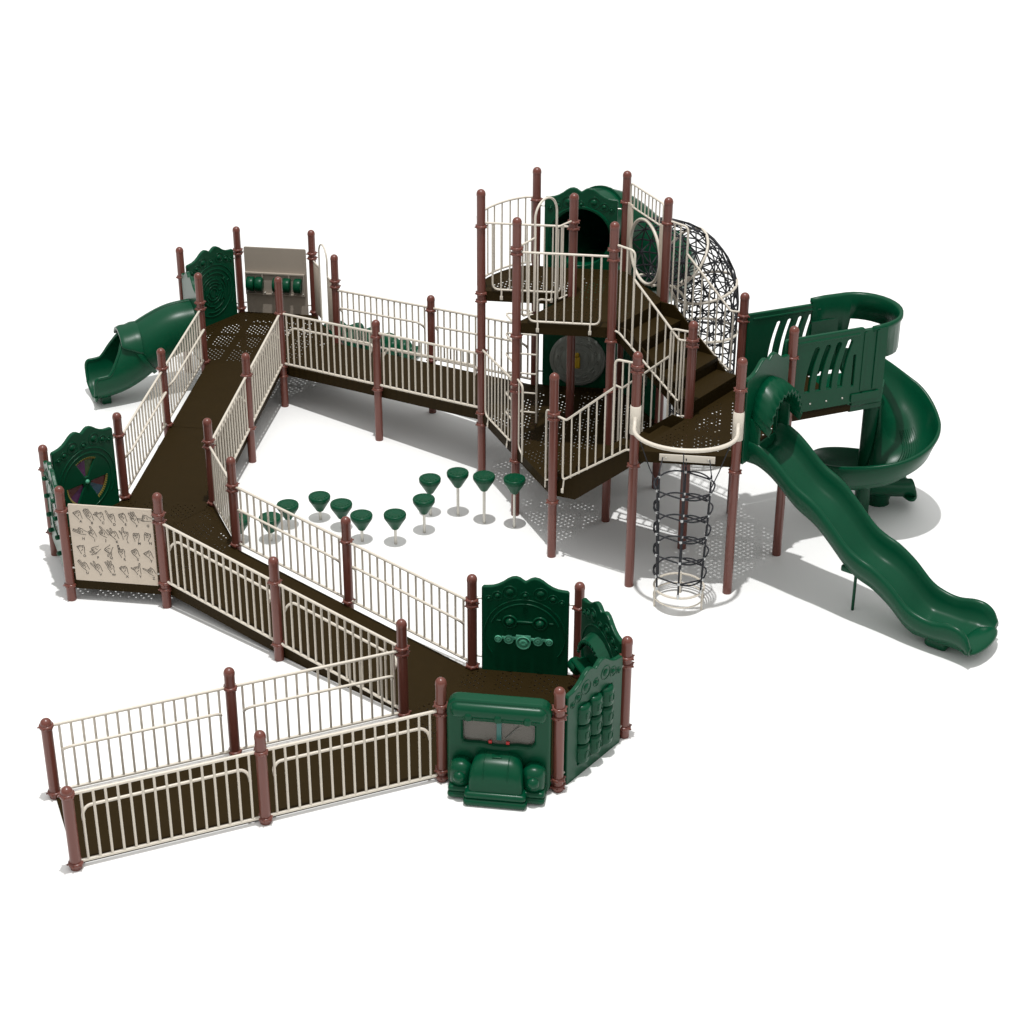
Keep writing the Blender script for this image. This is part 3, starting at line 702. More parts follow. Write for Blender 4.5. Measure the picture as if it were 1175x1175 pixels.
for x0, x1 in ((.11, .34), (.86, 1.09)):
    b = MB(); b.rbox(x0, x1, -.29, -.05, .10, .41, .10, 6); b.build('mudguard', 'green', t)
    b = MB(); b.rbox(x0-.01, x1+.01, -.32, -.05, .02, .095, .036, 5); b.rbox(x0-.005, x1+.005, -.31, -.05, .088, .155, .032, 5); b.build('running_board', 'green', t)
    xc = (x0+x1)/2; b = MB(); b.lathe([(.06, -.24), (.065, -.30), (.055, -.325), (.03, -.345), (.008, -.35)], (xc, 0, .27), 20, 'y'); b.build('headlight', 'green', t)
bolts(t, .14, .90)

# ------------------------------------------------------------------ big disc panel under the tower (T2-T6)
t = edge('disc_panel', 'dark green panel with a large smoky round disc and a yellow figure, under the tower', 'panel', T[6], T[2], ZL, None)
plate([rrect(.12, 1.08, 0, 1.30, .03)], .05, .012).build('panel_board', 'green', t)
b = MB(); b.lathe([(.37, .026), (.39, .034), (.39, .046), (.37, .052), (.05, .054)], (.6, 0, .42), 48, 'y')
for r in (.16, .24, .34): b.tube(arc(.6, .42, r, 0, 360, 40, .053)[:-1], .005, 5, closed=True)
for k in range(12):
    a = 2*PI*k/12; b.tube([(.6+.28*math.cos(a+q), .053, .42+.28*math.sin(a+q)) for q in (0, .1, .2)], .012, 5)
b.build('round_disc', 'disc', t)
b = MB(); b.rbox(.56, .65, .05, .075, .30, .47, .02); b.lathe([(.03, .052), (.038, .075), (.01, .085)], (.605, 0, .50), 16, 'y'); b.build('yellow_figure', 'yellow', t)
bolts(t, .2, .9)
t = panel('window_panel', 'dark green scalloped panel at the right of the space under the tower', T[7], T[6], ZL, 1, [rrect(.33, .87, .35, .80, .1)])
MB().rbox(.31, .89, -.01, .01, .33, .82, .004).build('clear_window', 'window', t)

# ------------------------------------------------------------------ enclosed tube slide behind the tower (T2-T6, upper)
t = edge('spiral_tube_slide', 'green enclosed tube slide leaving the back of the highest deck behind a scalloped panel', 'slide', T[6], T[2], 0, None)
zc = ZU+.44; RB = .42
b = plate([scallop(z=ZU-.1), circ(.6, zc, RB-.01)], .055, .013); bumps(b, 1, ZU-.1, rings=False)
b.tube(arc(.6, zc, .435, -20, 200, 40, .028), .012, 6); b.build('entry_panel', 'green', t)
for x, x2 in ((PR, PX+.01), (L-PR, PX+PW-.01)): MB().tube([(x, 0, zc+.42), (x2, 0, zc+.42)], .011, 8).build('mounting_rod', 'steel', t)
R2 = Matrix.Rotation(-math.atan2((T[2]-T[6]).y, (T[2]-T[6]).x), 2)
def loc2(w, z): q = R2@(Vector(w)-T[6]); return (q.x, q.y, z)
m26 = (T[2]+T[6])/2; n9 = nd(90); n0 = nd(0)
pw = []
for o_, r_, z in ((0, 0, zc), (.3, .04, zc+.03), (.6, .15, zc+.03), (.88, .34, zc-.06), (1.05, .52, zc-.22)): pw.append((m26+n9*o_+n0*r_, z))
cen = m26+n9*1.62+n0*.60
for k in range(1, 20):
    a = -85+400*k/19; z = zc-.30-(2.3)*(k/19)**.8
    pw.append((cen+(n0*math.cos(math.radians(a))+n9*math.sin(math.radians(a)))*.50, z))
path = bez([loc2(w, max(z, RB+.08)) for w, z in pw], 4)
MB().sweep(frames(path), ringsec(RB, RB+.025, 90, 449.9, 36)).build('tube_body', 'green', t)
for i in (9, 26, 46, 66, 84):
    p0 = path[i]; d_ = (path[i+1]-path[i]).normalized()
    MB().sweep(frames([p0, p0+d_*.02, p0+d_*.04]), ringsec(RB+.01, RB+.06, 90, 449.9, 36)).build('joining_flange', 'green', t)

# ------------------------------------------------------------------ black net tube climber (T6-T7 upper)
t = edge('net_tube_climber', 'black rope net tube on beige hoops, arching down from the highest deck', 'climber', T[7], T[6], 0, None)
zr = 3.20; RN = .43
for x0, x1 in ((PR+.01, .20), (1.0, L-PR-.01)):
    b = MB(); b.rbox(x0, x1, -.012, .012, ZU-.05, 3.72, .005, 2)
    b.build('side_plate', 'tan', t)
b = MB(); b.tube(arc(.6, zr, RN, 0, 360, 40, 0)[:-1], .022, 10, closed=True); b.build('entry_hoop', 'beige', t)
b = MB(); b.tube([(.18, 0, zr), (.6-RN, 0, zr)], .012, 8); b.build('hoop_bracket', 'beige', t)
# high rail above the entry
b = MB(); b.tube(rpath([(PR, 0, 3.69), (L-PR, 0, 3.69)], .05), .013, 8); b.build('top_rail', 'beige', t)
b = MB(); b.tube(rpath([(.13, 0, 3.69), (.13, 0, 4.0), (L-.13, 0, 4.0), (L-.13, 0, 3.69)], .05), .013, 8); b.build('upper_rail', 'beige', t)
for k in range(1, 9): MB().tube([(.13+.94*k/9, 0, 3.69), (.13+.94*k/9, 0, 4.0)], .010, 8).build('baluster', 'beige', t)
RC = .86; cz = zr-RC
cen_path = [(.6, -.0, zr), (.6, -.1, zr)]
for k in range(1, 13):
    a = PI/2*(1-k/12); cen_path.append((.6, -.1-RC*math.cos(a), cz+RC*math.sin(a)))
for z in (2.0, 1.65, 1.3, .95, .6, .25, .1): cen_path.append((.6, -.1-RC, z))
cp = bez(cen_path, 3)
def nframes(path):
    fr = []
    for i, p in enumerate(path):
        a = path[max(i-1, 0)]; b = path[min(i+1, len(path)-1)]; tg = (b-a).normalized(); lt = Vector((1, 0, 0)); fr.append((p, lt, lt.cross(tg)))
    return fr
fr = nframes(cp)
ln = [0]
for i in range(1, len(cp)): ln.append(ln[-1]+(cp[i]-cp[i-1]).length)
def npt(s, a, r=RN):
    s = max(0, min(ln[-1]-1e-6, s)); i = max(k for k in range(len(ln)-1) if ln[k] <= s); f = (s-ln[i])/max(1e-9, ln[i+1]-ln[i])
    o = fr[i][0].lerp(fr[i+1][0], f); u_ = fr[i][2].lerp(fr[i+1][2], f).normalized()
    return o+Vector((1, 0, 0))*r*math.cos(a)+u_*r*math.sin(a)
for s, nm in ((.62, 0), (1.22, 0), (1.85, 0), (2.5, 0), (3.2, 0), (ln[-1]-.02, 0)):
    b = MB(); b.tube([npt(s, 2*PI*k/36) for k in range(36)], .020, 8, closed=True); b.build('hoop', 'beige', t)
for q in (62, 90, 118):
    b = MB(); b.tube([npt(ln[-1]*k/40, math.radians(q), RN+.026) for k in range(16)], .017, 8); b.build('spine_rail', 'beige', t)
# net: longitudinal ropes and staggered lacing that makes hexagon and star shaped gaps
NL = 16; TL = ln[-1]; CS = .158; NJ = int(TL/CS)
wob = [[(random.uniform(-.022, .022), random.uniform(-.05, .05)) for k in range(NL)] for j in range(NJ+1)]
def node(j, k):
    w_ = wob[j][k % NL]; return npt(j*CS+w_[0], 2*PI*k/NL+w_[1])
b = MB()
for k in range(NL): b.tube([node(j, k) for j in range(NJ+1)], .0115, 5)
b.build('lengthwise_net_rope', 'rope', t)
b = MB()
for j in range(1, NJ+1): b.tube([node(j, k) for k in range(NL)], .0105, 5, closed=True)
b.build('ring_net_rope', 'rope', t)
b = MB()
for j in range(NJ):
    if j*CS > 1.9: break
    for k in range(NL):
        if (j+k) % 2 == 0: b.tube([node(j, k), node(j+1, k+1)], .0095, 5)
        else: b.tube([node(j, k+1), node(j+1, k)], .0095, 5)
b.build('diagonal_net_rope', 'rope', t)

# ------------------------------------------------------------------ arch-topped entry and loop ladder in the opening T3-T4
t = edge('arch_railing', 'beige railing with a tall arch at the climber opening of the highest deck', 'railing', T[3], T[4], ZU, None)
MB().tube([(PR, 0, 1.0), (.37, 0, 1.02)], .0135, 8).build('top_rail', 'beige', t)
MB().tube([(.83, 0, 1.03), (L-PR, 0, 1.03)], .0135, 8).build('top_rail', 'beige', t)
MB().tube([(.37, 0, .04), (.37, 0, 1.25)]+arc(.60, 1.25, .23, 180, 0, 14)+[(.83, 0, .04)], .0155, 10).build('arch', 'beige', t)
for x0, x1 in ((.12, .33), (.87, 1.08)):
    MB().tube(rpath([(x0, 0, 1.0), (x0, 0, .04), (x1, 0, .04)], .06), .0125, 8).build('lower_frame', 'beige', t)
    for x in ((x0+x1)/2,): MB().tube([(x, 0, .04), (x, 0, 1.02)], .0105, 8).build('baluster', 'beige', t)
cL = (T[1]+T[3]+T[4])/3
e34 = (T[4]-T[3]).normalized(); o34 = Vector((-e34.y, e34.x))
t = thing('loop_ladder', 'beige loop rung ladder rising through the opening in the tower', 'climber', ((T[3]+o34*.25).x, (T[3]+o34*.25).y, ZL), math.atan2(e34.y, e34.x))
for x in (.32, .78):
    MB().tube(rpath([(x, 0, 0), (x, 0, ZU-ZL+.02), (x, -.22, ZU-ZL+.05)], .08), .014, 8).build('side_pole', 'beige', t)
for k in range(6):
    z = .15+.28*k; MB().tube(rpath([(.32, 0, z), (.55, .36, z+.02), (.78, 0, z)], .09), .013, 8).build('loop_rung', 'beige', t)
# ------------------------------------------------------------------ climber entry at far deck (H3 edge 0-60)
t = edge('arch_entry', 'pair of tan plates with a tall thin arch, right of the roller panel', 'entry frame', H3[0], H3[60], 0, None)
for x0, x1 in ((PR+.02, .38), (.83, L-PR-.02)):
    MB().rbox(x0, x1, -.01, .01, .72, 1.55, .004, 2).build('side_plate', 'tan', t)
    MB().tube([(x0 if x0 > .5 else x0-.03, 0, 1.57), (x1+(.02 if x0 > .5 else 0), 0, 1.57)], .013, 8).build('plate_rail', 'beige', t)
MB().tube([(.40, 0, .70), (.40, 0, 1.75)]+arc(.605, 1.80, .21, 180, 0, 14)+[(.81, 0, .70)], .0135, 10).build('arch', 'beige', t)
# ------------------------------------------------------------------ green lumpy climber beyond the far deck
d30 = nd(30); m30 = (H3[0]+H3[60])/2
t = thing('stepped_climber', 'low green lumpy climber sloping down behind the back ramp railing', 'climber', (m30.x, m30.y, 0), math.atan2(d30.y, d30.x))
b = MB(); pp = bez([(.05, .20, .48), (.35, .42, .40), (.65, .42, .30), (.95, .22, .24), (1.2, -.05, .17), (1.42, -.25, .08)], 6)
b.tube(pp, [.12+.03*math.sin(i*1.3) for i in range(len(pp))], 12); b.build('body', 'green', t)
for i, (x, y, z, r) in enumerate(((.33, .55, .44, .10), (.45, .25, .34, .11), (.68, .52, .36, .11), (.80, .20, .26, .12), (.98, .28, .24, .10), (1.1, .02, .20, .11), (1.28, -.14, .15, .11), (.15, .35, .48, .08))):
    q = MB(); q.lathe([(r*.9, -z), (r, -z*.5), (r*.95, 0), (r*.7, r*.45), (r*.3, r*.6), (.01, r*.62)], (x, y, z), 14); q.build('step', 'green', t)
# ------------------------------------------------------------------ round rope climber in front of the middle deck
e = (T[11]-T[9]).normalized(); mm_ = (T[9]+T[11])/2
t = thing('rope_ring_climber', 'round rope climber hanging under a beige hoop between two maroon posts', 'climber', (mm_.x, mm_.y, 0), math.atan2(e.y, e.x))
ZH = 2.22
hp = [(-.6, -.02, ZH+.12), (-.6, -.07, ZH+.06), (-.6, -.13, ZH)]
for k in range(0, 25):
    a = PI+PI*k/24; hp.append((.6*math.cos(a), -.17+.50*math.sin(a), ZH))
hp += [(.6, -.13, ZH), (.6, -.07, ZH+.06), (.6, -.02, ZH+.12)]
MB().tube(hp, .026, 12).build('hoop', 'beige', t)
for x in (-.6, .6):
    b = MB(); prf = [(PR+.001, 0), (PR+.009, .004), (PR+.009, .36), (PR+.001, .364)]; b.lathe(prf, (x, 0, ZH-.14), 24); b.build('sleeve', 'beige', t)
MB().rbox(-.30, .36, -.022, -.008, ZM-.10, ZM-.01, .004).build('hanging_bar', 'beige', t)
for x in (-.22, .28): MB().lathe([(.014, -.022), (.014, -.034), (.004, -.036)], (x, 0, ZM-.055), 10, 'y').build('bolt', 'steel', t)
cx_, cy_ = .02, -.33
for j, z in ((0, .25), (1, .12)):
    MB().tube([(cx_+.30*math.cos(2*PI*k/36), cy_-.02+.30*math.sin(2*PI*k/36), z) for k in range(36)], .014 if j == 0 else .009, 8, closed=True).build('base_ring', 'beige', t)
MB().rbox(cx_-.022, cx_+.022, cy_+.23, cy_+.26, 0, .29, .006).build('base_leg', 'beige', t)
for a in (200, 340):
    x, y = cx_+.3*math.cos(math.radians(a)), cy_-.02+.3*math.sin(math.radians(a)); MB().tube([(x, y, 0), (x, y, .25)], .013, 8).build('base_leg', 'beige', t)
AN = [30, 90, 150, 210, 270, 330]
for a in AN:
    ra = math.radians(a); x, y = .355*math.cos(ra), .355*math.sin(ra)
    r = MB(); topz = 1.66
    pts_ = [(cx_+x, cy_+y, topz), (cx_+x*.96, cy_+y*.96, 1.2), (cx_+x*.90, cy_+y*.90, .7), (cx_+x*.845, cy_+y*.845-.015, .26)]
    r.tube(bez(pts_, 4), .0115, 6)
    # tie from the top of each rope to the hoop or hanging bar
    if y > .1: r.tube([(cx_+x, cy_+y, topz), (cx_+x*.9, -.03, ZM-.05)], .007, 6)
    else:
        hx_, hy_ = (.52*(1 if x > 0 else -1) if abs(x) > .05 else 0, -.17-.50*math.sqrt(max(0, 1-(.52/.6)**2)) if abs(x) > .05 else -.67)
        r.tube([(cx_+x, cy_+y, topz), ((cx_+x+hx_)/2*.98, (cy_+y+hy_)/2, (topz+ZH)/2-.06), (hx_, hy_, ZH-.02)], .007, 6)
    r.build('vertical_rope', 'rope', t)
for j in range(5):
    z = 1.60-.29*j; rr_ = .355*(1-.028*j); r = MB()
    for i in range(6):
        for sg in (1, -1):
            a0 = AN[i]; seg_ = []
            for k in range(9):
                a = math.radians(a0+60*k/8); dz = sg*.022*math.sin(PI*k/8); seg_.append((cx_+rr_*math.cos(a), cy_+rr_*math.sin(a), z+dz*(1 if i % 2 else 1)))
            if sg == 1 or i % 2 == 0: r.tube(seg_, .0105, 5)
    r.build('ring_rope', 'rope', t)
    for a in AN:
        c = MB(); ra = math.radians(a); c.lathe([(.012, -.016), (.019, -.009), (.019, .009), (.012, .016)], (cx_+rr_*math.cos(ra), cy_+rr_*math.sin(ra), z), 8); c.build('rope_clamp', 'clamp', t)
for a in AN:
    ra = math.radians(a); c = MB(); c.lathe([(.014, -.03), (.018, 0), (.014, .03)], (cx_+.3*math.cos(ra), cy_-.02+.3*math.sin(ra), .27), 8); c.build('end_ferrule', 'clamp', t)

# ------------------------------------------------------------------ stepping pods
pods = [((.099, 4.489), .73, 'tallest green stepping pod, in front of the tower front post'), ((-.294, 4.611), .71, 'green stepping pod second from the tower, below the left tower post'),
 ((-.639, 4.831), .65, 'green stepping pod third from the tower, set furthest back'), ((-1.005, 4.834), .56, 'green stepping pod fourth from the tower, at the left end of the back four'),
 ((-1.073, 4.356), .51, 'green stepping pod just in front of and below the back four'), ((-1.435, 4.056), .45, 'green stepping pod standing alone right of the middle railing post'),
 ((-1.869, 4.128), .40, 'green stepping pod beside the cap of the middle railing post'), ((-2.15, 4.458), .39, 'green stepping pod up and left of the middle railing post cap'),
 ((-2.456, 4.723), .36, 'low green stepping pod furthest back in the left half of the line'), ((-2.856, 4.534), .34, 'low green stepping pod just above the left end of the far railing'),
 ((-3.044, 4.148), .36, 'low green stepping pod seen through the balusters of the far railing'), ((-3.446, 4.139), .35, 'lowest green stepping pod, half hidden by the post at the top of the second ramp')]
for i, ((x, y), h, lab) in enumerate(pods):
    t = thing('stepping_pod', lab, 'stepping pod', (x, y, 0), i*.7, 'green stepping pods in a winding line')
    if i == 0:
        b = MB(); b.lathe([(.02, -.235), (.045, -.225), (.06, -.20), (.135, -.075), (.143, -.06), (.146, -.02), (.140, -.006), (.128, 0), (.118, -.004), (.05, -.004), (.02, -.008), (.004, -.012)], seg=32)
        for k in range(14): a = 2*PI*k/14; b.tube([(.09*math.cos(a), .09*math.sin(a), -.003), (.112*math.cos(a), .112*math.sin(a), -.003)], .004, 4)
        top0 = b.build('pod_top', 'green', t, (0, 0, h)); tm = top0.data
    else:
        o = bpy.data.objects.new('pod_top', tm); COL.objects.link(o); o.parent = t; o.location = (0, 0, h)
    MB().lathe([(.019, 0), (.019, h-.22)], seg=12).build('pod_pole', 'steel', t)

# ------------------------------------------------------------------ wave slide
ms = (T[11]+T[13])/2; d = nd(-30)
t = thing('wave_slide', 'green wavy open slide with a pleated hood, running down to the right', 'slide', (ms.x, ms.y, 0), math.atan2(d.y, d.x))
rim = [(-.02, 1.98), (.12, 1.97), (.28, 1.90), (.42, 1.80), (.67, 1.59), (.93, 1.45), (1.13, 1.28), (1.39, 1.03), (1.56, .93), (1.75, .86), (1.97, .72), (2.2, .52), (2.37, .45), (2.55, .43), (2.74, .47), (2.88, .46), (2.98, .39), (3.04, .27)]
path = bez([(x, 0, z) for x, z in rim], 5)
fr = [(p, Vector((0, 1, 0)), Vector((0, 0, 1))) for p in path]
secs_ = []
for i, p in enumerate(path):
    f = i/(len(path)-1); dp = .26-.06*max(0, (f-.85)/.15); w = .345+.03*max(0, (f-.8)/.2)
    dp = max(.03, min(dp, p.z-.205))
    o = [(-w-.035, -.035), (-w-.04, -.09), (-w-.03, -min(.17, dp)), (-w+.05, -dp-.06), (-w*.4, -dp-.075), (0, -dp-.08), (w*.4, -dp-.075), (w-.05, -dp-.06), (w+.03, -min(.17, dp)), (w+.04, -.09), (w+.035, -.035), (w+.015, 0), (w-.015, 0), (w-.035, -min(.03, dp*.3)), (w-.055, -min(.10, dp*.6)), (w-.09, -dp*.85), (w*.55, -dp), (0, -dp-.01), (-w*.55, -dp), (-w+.09, -dp*.85), (-w+.055, -min(.10, dp*.6)), (-w+.035, -min(.03, dp*.3)), (-w+.015, 0), (-w-.015, 0)]
    secs_.append(o)
b = MB(); b.sweep(fr, secs_); b.build('slide_bed', 'green', t)
# exit lip: rounded roll at the end
b = MB(); b.ellipsoid((2.99, 0, .185), (.15, .39, .062))
b.build('exit_lip', 'green', t)
b = MB(); b.rbox(2.42, 2.70, -.24, .24, 0.0, .16, .05, 4); b.build('foot', 'green', t)
MB().tube([(1.40, -.02, 0), (1.40, -.02, .67)], .019, 10).build('support_pole', 'green', t)
MB().rbox(1.31, 1.47, -.27, .27, .62, .70, .02).build('support_bracket', 'green', t)
# entry panel and hood
hp_ = plate([[(q[0]-.6, q[1]) for q in scallop(z=ZM-.13)], [(-.30, ZM-.02), (.30, ZM-.02), (.30, ZM+.45)]+[(.30*math.cos(math.radians(a)), ZM+.45+.22*math.sin(math.radians(a))) for a in range(10, 171, 10)]+[(-.30, ZM+.45)]], .055, .013)
vs = hp_.v; hp_.v = [(-v[1]+.0, v[0], v[2]) for v in vs]
hp_.build('entry_panel', 'green', t)
b = MB()
N_ = 26
vs, fs = [], []
for i in range(N_+1):
    a = PI*i/N_; pl = .020*(1 if i % 2 else -1)
    for (rr_, x, dz) in ((.355, .02, 0), (.372+pl*.6, .11, -.045), (.382+pl, .20, -.10), (.388+pl*1.3, .30, -.165), (.365+pl*1.3, .30, -.18), (.358+pl, .19, -.12), (.335, .03, -.03)):
        vs.append((x, rr_*math.cos(a), ZM+.40+dz+(rr_*1.22)*math.sin(a)))
m_ = 7
for i in range(N_):
    for k in range(m_): k2 = (k+1) % m_; fs.append((i*m_+k, i*m_+k2, (i+1)*m_+k2, (i+1)*m_+k))
fs += [tuple(range(m_)), tuple(range(N_*m_, N_*m_+m_))[::-1]]
b.add(vs, fs, True); b.build('pleated_hood', 'green', t)
for y in (-.345, .345): MB().rbox(.02, .16, y-.02, y+.02, ZM-.05, ZM+.42, .015).build('hood_side', 'green', t)

# ------------------------------------------------------------------ green bridge walls to the spiral slide (outward direction nd(30) from T13-T12)
d = nd(30)
def slots():
    out = []
    for k in range(5):
        x = .26+.155*k; top = .80+.01*k; bot = .24; w = .046; lean = .10
        l, r = [], []
        for j in range(9):
            f = j/8; z = bot+(top-bot)*f; xx = x+lean*f*f; l.append((xx-w, z)); r.append((xx+w, z))
        if k == 4: l = [(x, .22+(.66-.22)*j/8) for j in range(9)]; r = [(x+.055, z) for _, z in l]
        cap = [((l[-1][0]+r[-1][0])/2+w*math.cos(math.radians(a)), l[-1][1]+w*math.sin(math.radians(a))) for a in (30, 60, 90, 120, 150)] if k < 4 else []
        out.append(r+cap+l[::-1])
    return out
def wall(label, A, z):
    t = thing('bridge_wall', label, 'wall panel', (A.x, A.y, z), math.atan2(d.y, d.x), 'green slotted bridge walls')
    b = plate([rrect(-.08, 1.02, 0, .98, .03)]+slots(), .05, .012); b.rbox(-.02, .96, -.035, .035, .90, .935, .01); b.build('slotted_wall', 'green', t)
    for x in (.1, .32, .55, .78): MB().lathe([(.012, -.026), (.012, -.034), (.003, -.036)], (x, 0, .09), 8, 'y').build('bolt', 'steel', t)
    return t
wall('near green slotted wall of the short bridge to the spiral slide', T[13]+nd(120)*.05+d*.0, ZM+.10)
wall('far green slotted wall of the short bridge to the spiral slide', T[12]-nd(120)*.05+d*.12, ZM-.02+.03)
t = thing('bridge_deck', 'narrow brown bridge floor leading to the spiral slide', 'deck', (T[13].x, T[13].y, 0), math.atan2(d.y, d.x))
MB().box(.0, .95, .10, 1.10, ZM-.005, ZM+.02).box(.0, .95, .08, .11, ZM-.04, ZM+.03).box(.0, .95, 1.09, 1.12, ZM-.04, ZM+.03).build('bridge_floor', 'deckside', t)

# ------------------------------------------------------------------ spiral slide
C = T[13]+Vector((1.35, 1.0)); RO = .79
t = thing('spiral_slide', 'large green open spiral slide with a curved hood, at the right end of the tower', 'slide', (C.x, C.y, 0), 0)
colc = Vector((1.27, 1.05))-Vector((1.35, 1.0))
b = MB(); b.lathe([(.11, 0), (.10, .05), (.10, 2.1), (.09, 2.12)], (colc.x, colc.y, 0), 20); b.build('centre_column', 'green', t)
def ipol(x, tb):
    for (a, u), (b_, v) in zip(tb, tb[1:]):
        if (a >= x >= b_): f = (x-a)/(b_-a); f = f*f*(3-2*f)*.3+f*.7; return u+(v-u)*f
    return tb[-1][1] if x < tb[-1][0] else tb[0][1]
RT = [(125, 2.15), (90, 2.05), (45, 1.74), (0, 1.45), (-90, 1.17), (-180, .88), (-270, .62)]
fl = []; frs = []; secs_ = []
for k in range(0, 100):
    a = 125-(395)*k/99; ra = math.radians(a); rz = ipol(a, RT); f_ = k/99
    rad = Vector((math.cos(ra), math.sin(ra), 0)); R0 = RO
    h = .42
    sec = [(.03, .10), (.07, -.10), (.17, -h+.12), (.38, -h+.02), (.55, -h+.06), (.67, -h+.17), (.735, -.12), (.76, -.02), (R0-.015, 0), (R0+.012, -.012), (R0+.015, -.05), (.765, -.15), (.72, -h+.13), (.58, -h-.0), (.40, -h-.045), (.16, -h+.02), (.03, -.12), (.0, .09)]
    secs_.append(sec); frs.append((Vector((0, 0, rz)), rad, Vector((0, 0, 1))))
# straight exit chute, tangent at the last angle (heading +x)
ra = math.radians(-270); 
for k in range(1, 13):
    f = min(1, k/8); e_ = max(0, (k-8)/4); o = Vector((.55*f+.09*e_, 0, .62-.12*f-.19*e_**1.8)); h = (.42-.11*f)-.18*e_**1.8; wk = h/(.42-.11*f)
    w0 = .09+.04*f
    sec = [(w0, -h+(.34-.04*f)*wk), (w0+.04, -h+.20*wk), (.22, -h+.08), (.38, -h+.02), (.55, -h+.06*wk), (.67, -h+.17*wk), (.735, -.12*wk), (.76, -.02), (RO-.015, 0), (RO+.012, -.012), (RO+.015, -.05), (.765, -.15), (.72, -h+.13*wk), (.58, -h-.0), (.40, -h-.045), (.20, -h-.0), (w0-.03, -h+.14*wk), (w0-.04, -h+.33*wk)]
    secs_.append(sec); frs.append((o, Vector((0, 1, 0)), Vector((0, 0, 1))))
b = MB(); b.sweep(frs, secs_)
b.build('spiral_flume', 'green', t)
b = MB(); b.ellipsoid((.60, .44, .185), (.12, .36, .06))
b.build('exit_lip', 'green', t)
b = MB(); b.lathe([(.16, 0), (.15, .05), (.17, .12), (.20, .20)], (.22, .42, 0), 16); b.build('foot', 'green', t)
b = MB()
for k in range(9):
    rr_ = .36+.028*k; b.tube([(rr_*math.cos(math.radians(a)), rr_*math.sin(math.radians(a)), ipol(a, RT)-.42+.028+ (.02 if rr_ < .5 else .02+(rr_-.5)*.35)) for a in range(20, -71, -6)], .004, 4)
b.build('grip_ridges', 'green', t)
# hood in bridge coordinates (out, lat) from T13
d30_, d120_ = nd(30), nd(120)
def wc(o, l): w = T[13]+d30_*o+d120_*l-C; return w
hoodp = [wc(.95, 1.13), wc(1.15, 1.14), wc(1.35, 1.12)]
for k in range(1, 16):
    a = math.radians(90-180*k/16); hoodp.append(wc(1.33+.46*math.cos(a), .60+.52*math.sin(a)))
hoodp += [wc(1.35, .08), wc(1.15, .06)]
n_ = len(hoodp); vs = []; fs = []
for i, p in enumerate(hoodp):
    f = i/(n_-1); zt = 2.93+.03*math.sin(f*PI); zb = 2.60 if f < .62 else 2.60-.12*min(1, (f-.62)/.15)
    if f < .17: zb = 1.98
    c0 = wc(1.2, .6); o_ = (p-c0).normalized()
    for r_, z in ((0, zb), (0, zt-.03), (.02, zt), (.055, zt), (.06, zt-.05), (.035, zt-.09), (.035, zb)): vs.append((*(p+o_*(r_-.02)), z))
for i in range(n_-1):
    for k in range(7): k2 = (k+1) % 7; fs.append((i*7+k, i*7+k2, (i+1)*7+k2, (i+1)*7+k))
fs += [tuple(range(7)), tuple(range((n_-1)*7, n_*7))[::-1]]
b = MB(); b.add(vs, fs, True); b.build('hood_band', 'green', t)
def wallbox(mb, o0, o1, l0, l1, z0, z1):
    q = [wc(o0, l0), wc(o1, l0), wc(o1, l1), wc(o0, l1)]; mb.prism([(p.x, p.y) for p in q], z0, z1)
b = MB(); wallbox(b, .93, 1.36, .03, .09, ZM+.05, 2.90); wallbox(b, 1.02, 1.06, .015, .029, ZM+.25, 2.88); wallbox(b, 1.20, 1.24, .015, .029, ZM+.25, 2.88); wallbox(b, .90, 1.30, .005, .029, ZM+.12, ZM+.22); b.build('entry_side_wall', 'green', t)
b = MB(); wallbox(b, .95, 1.34, 1.10, 1.16, ZM+.05, 2.62); b.build('entry_side_wall', 'green', t)
b = MB(); wallbox(b, .94, 1.40, .09, 1.10, ZM-.06, ZM+.0); b.build('entry_floor', 'green', t)
b = MB()
# curved apron joining the entry floor to the flume
ap = [wc(1.40, .09), wc(1.40, 1.10), wc(1.62, 1.12), wc(1.80, .95), wc(1.86, .70)]
b.prism([(p.x, p.y) for p in ap], ZM-.10, ZM-.02); b.build('entry_apron', 'green', t)

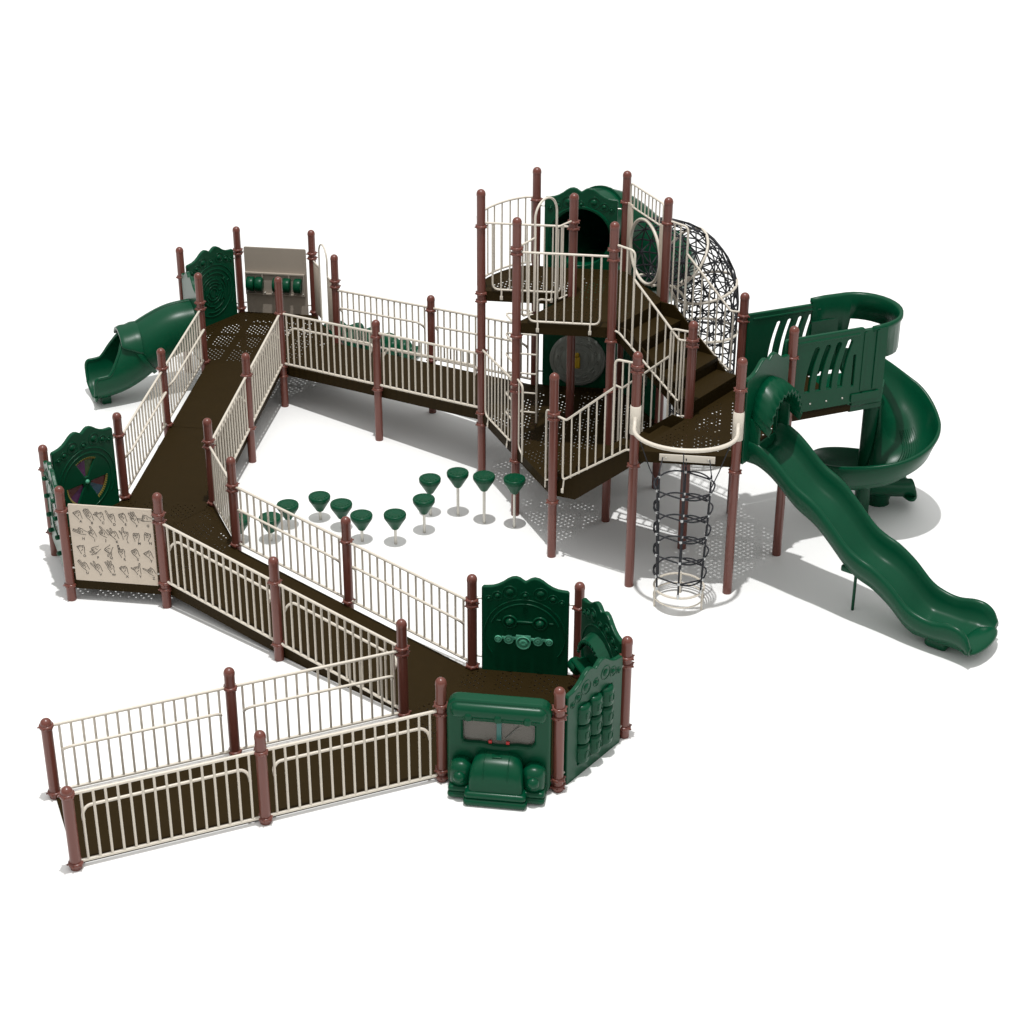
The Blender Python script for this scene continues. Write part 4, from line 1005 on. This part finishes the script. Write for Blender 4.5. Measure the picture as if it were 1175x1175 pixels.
# ------------------------------------------------------------------ camera
f, pitch, roll, px, py = 2039.833, math.radians(26.0903), math.radians(-.1925), 550.609, 512.664
fw = Vector((0, math.cos(pitch), -math.sin(pitch))); upv = Vector((0, math.sin(pitch), math.cos(pitch))); rt = Vector((1, 0, 0))
c_, s_ = math.cos(roll), math.sin(roll); rt, upv = c_*rt+s_*upv, -s_*rt+c_*upv
cd = bpy.data.cameras.new('Camera'); cam = bpy.data.objects.new('Camera', cd); COL.objects.link(cam)
m = Matrix((rt, upv, -fw)).transposed().to_4x4(); m.translation = Vector((-.347201, -15.949075, 11.183125)); cam.matrix_world = m
cd.sensor_width = 36; cd.sensor_fit = 'HORIZONTAL'; cd.lens = f/1175*36
cd.shift_x = (587.5-px)/1175; cd.shift_y = (py-587.5)/1175; cd.clip_end = 500
sc.camera = cam

# ------------------------------------------------------------------ light: one high studio lamp and a white surround
w = bpy.data.worlds.new('World'); sc.world = w; w.use_nodes = True
nt = w.node_tree; bg = nt.nodes['Background']; bg.inputs[0].default_value = (1, .998, .99, 1)
tc = nt.nodes.new('ShaderNodeTexCoord'); sp = nt.nodes.new('ShaderNodeSeparateXYZ'); mr = nt.nodes.new('ShaderNodeMapRange')   # soft white surround, brighter overhead
mr.inputs['From Min'].default_value = 0; mr.inputs['To Min'].default_value = .09; mr.inputs['To Max'].default_value = 1.15
nt.links.new(tc.outputs['Generated'], sp.inputs[0]); nt.links.new(sp.outputs[2], mr.inputs['Value']); nt.links.new(mr.outputs[0], bg.inputs[1])
ld = bpy.data.lights.new('studio_lamp', 'AREA'); ld.shape = 'DISK'; HL = 42
ld.size = .75; ld.energy = .82*PI*PI*HL*HL; ld.color = (1, .995, .985)
lo = bpy.data.objects.new('studio_lamp', ld); COL.objects.link(lo); lo.location = (-.5, -1.6, HL)
# added fill with no real source, whitens the floor far behind the structure
bl = bpy.data.lights.new('added_floor_fill', 'SPOT'); bl.energy = 130000; bl.spot_size = math.radians(104); bl.spot_blend = .25; bl.shadow_soft_size = 2
bo = bpy.data.objects.new('added_floor_fill', bl); COL.objects.link(bo); bo.location = (0, 76, 45)
sc.view_settings.view_transform = 'Standard'; sc.view_settings.look = 'None'; sc.view_settings.exposure = 0; sc.view_settings.gamma = 1
sc.view_settings.use_curve_mapping = False
sc.render.engine = 'CYCLES'; sc.cycles.max_bounces = 10; sc.cycles.transparent_max_bounces = 24
sc.render.resolution_x = 1024; sc.render.resolution_y = 1024
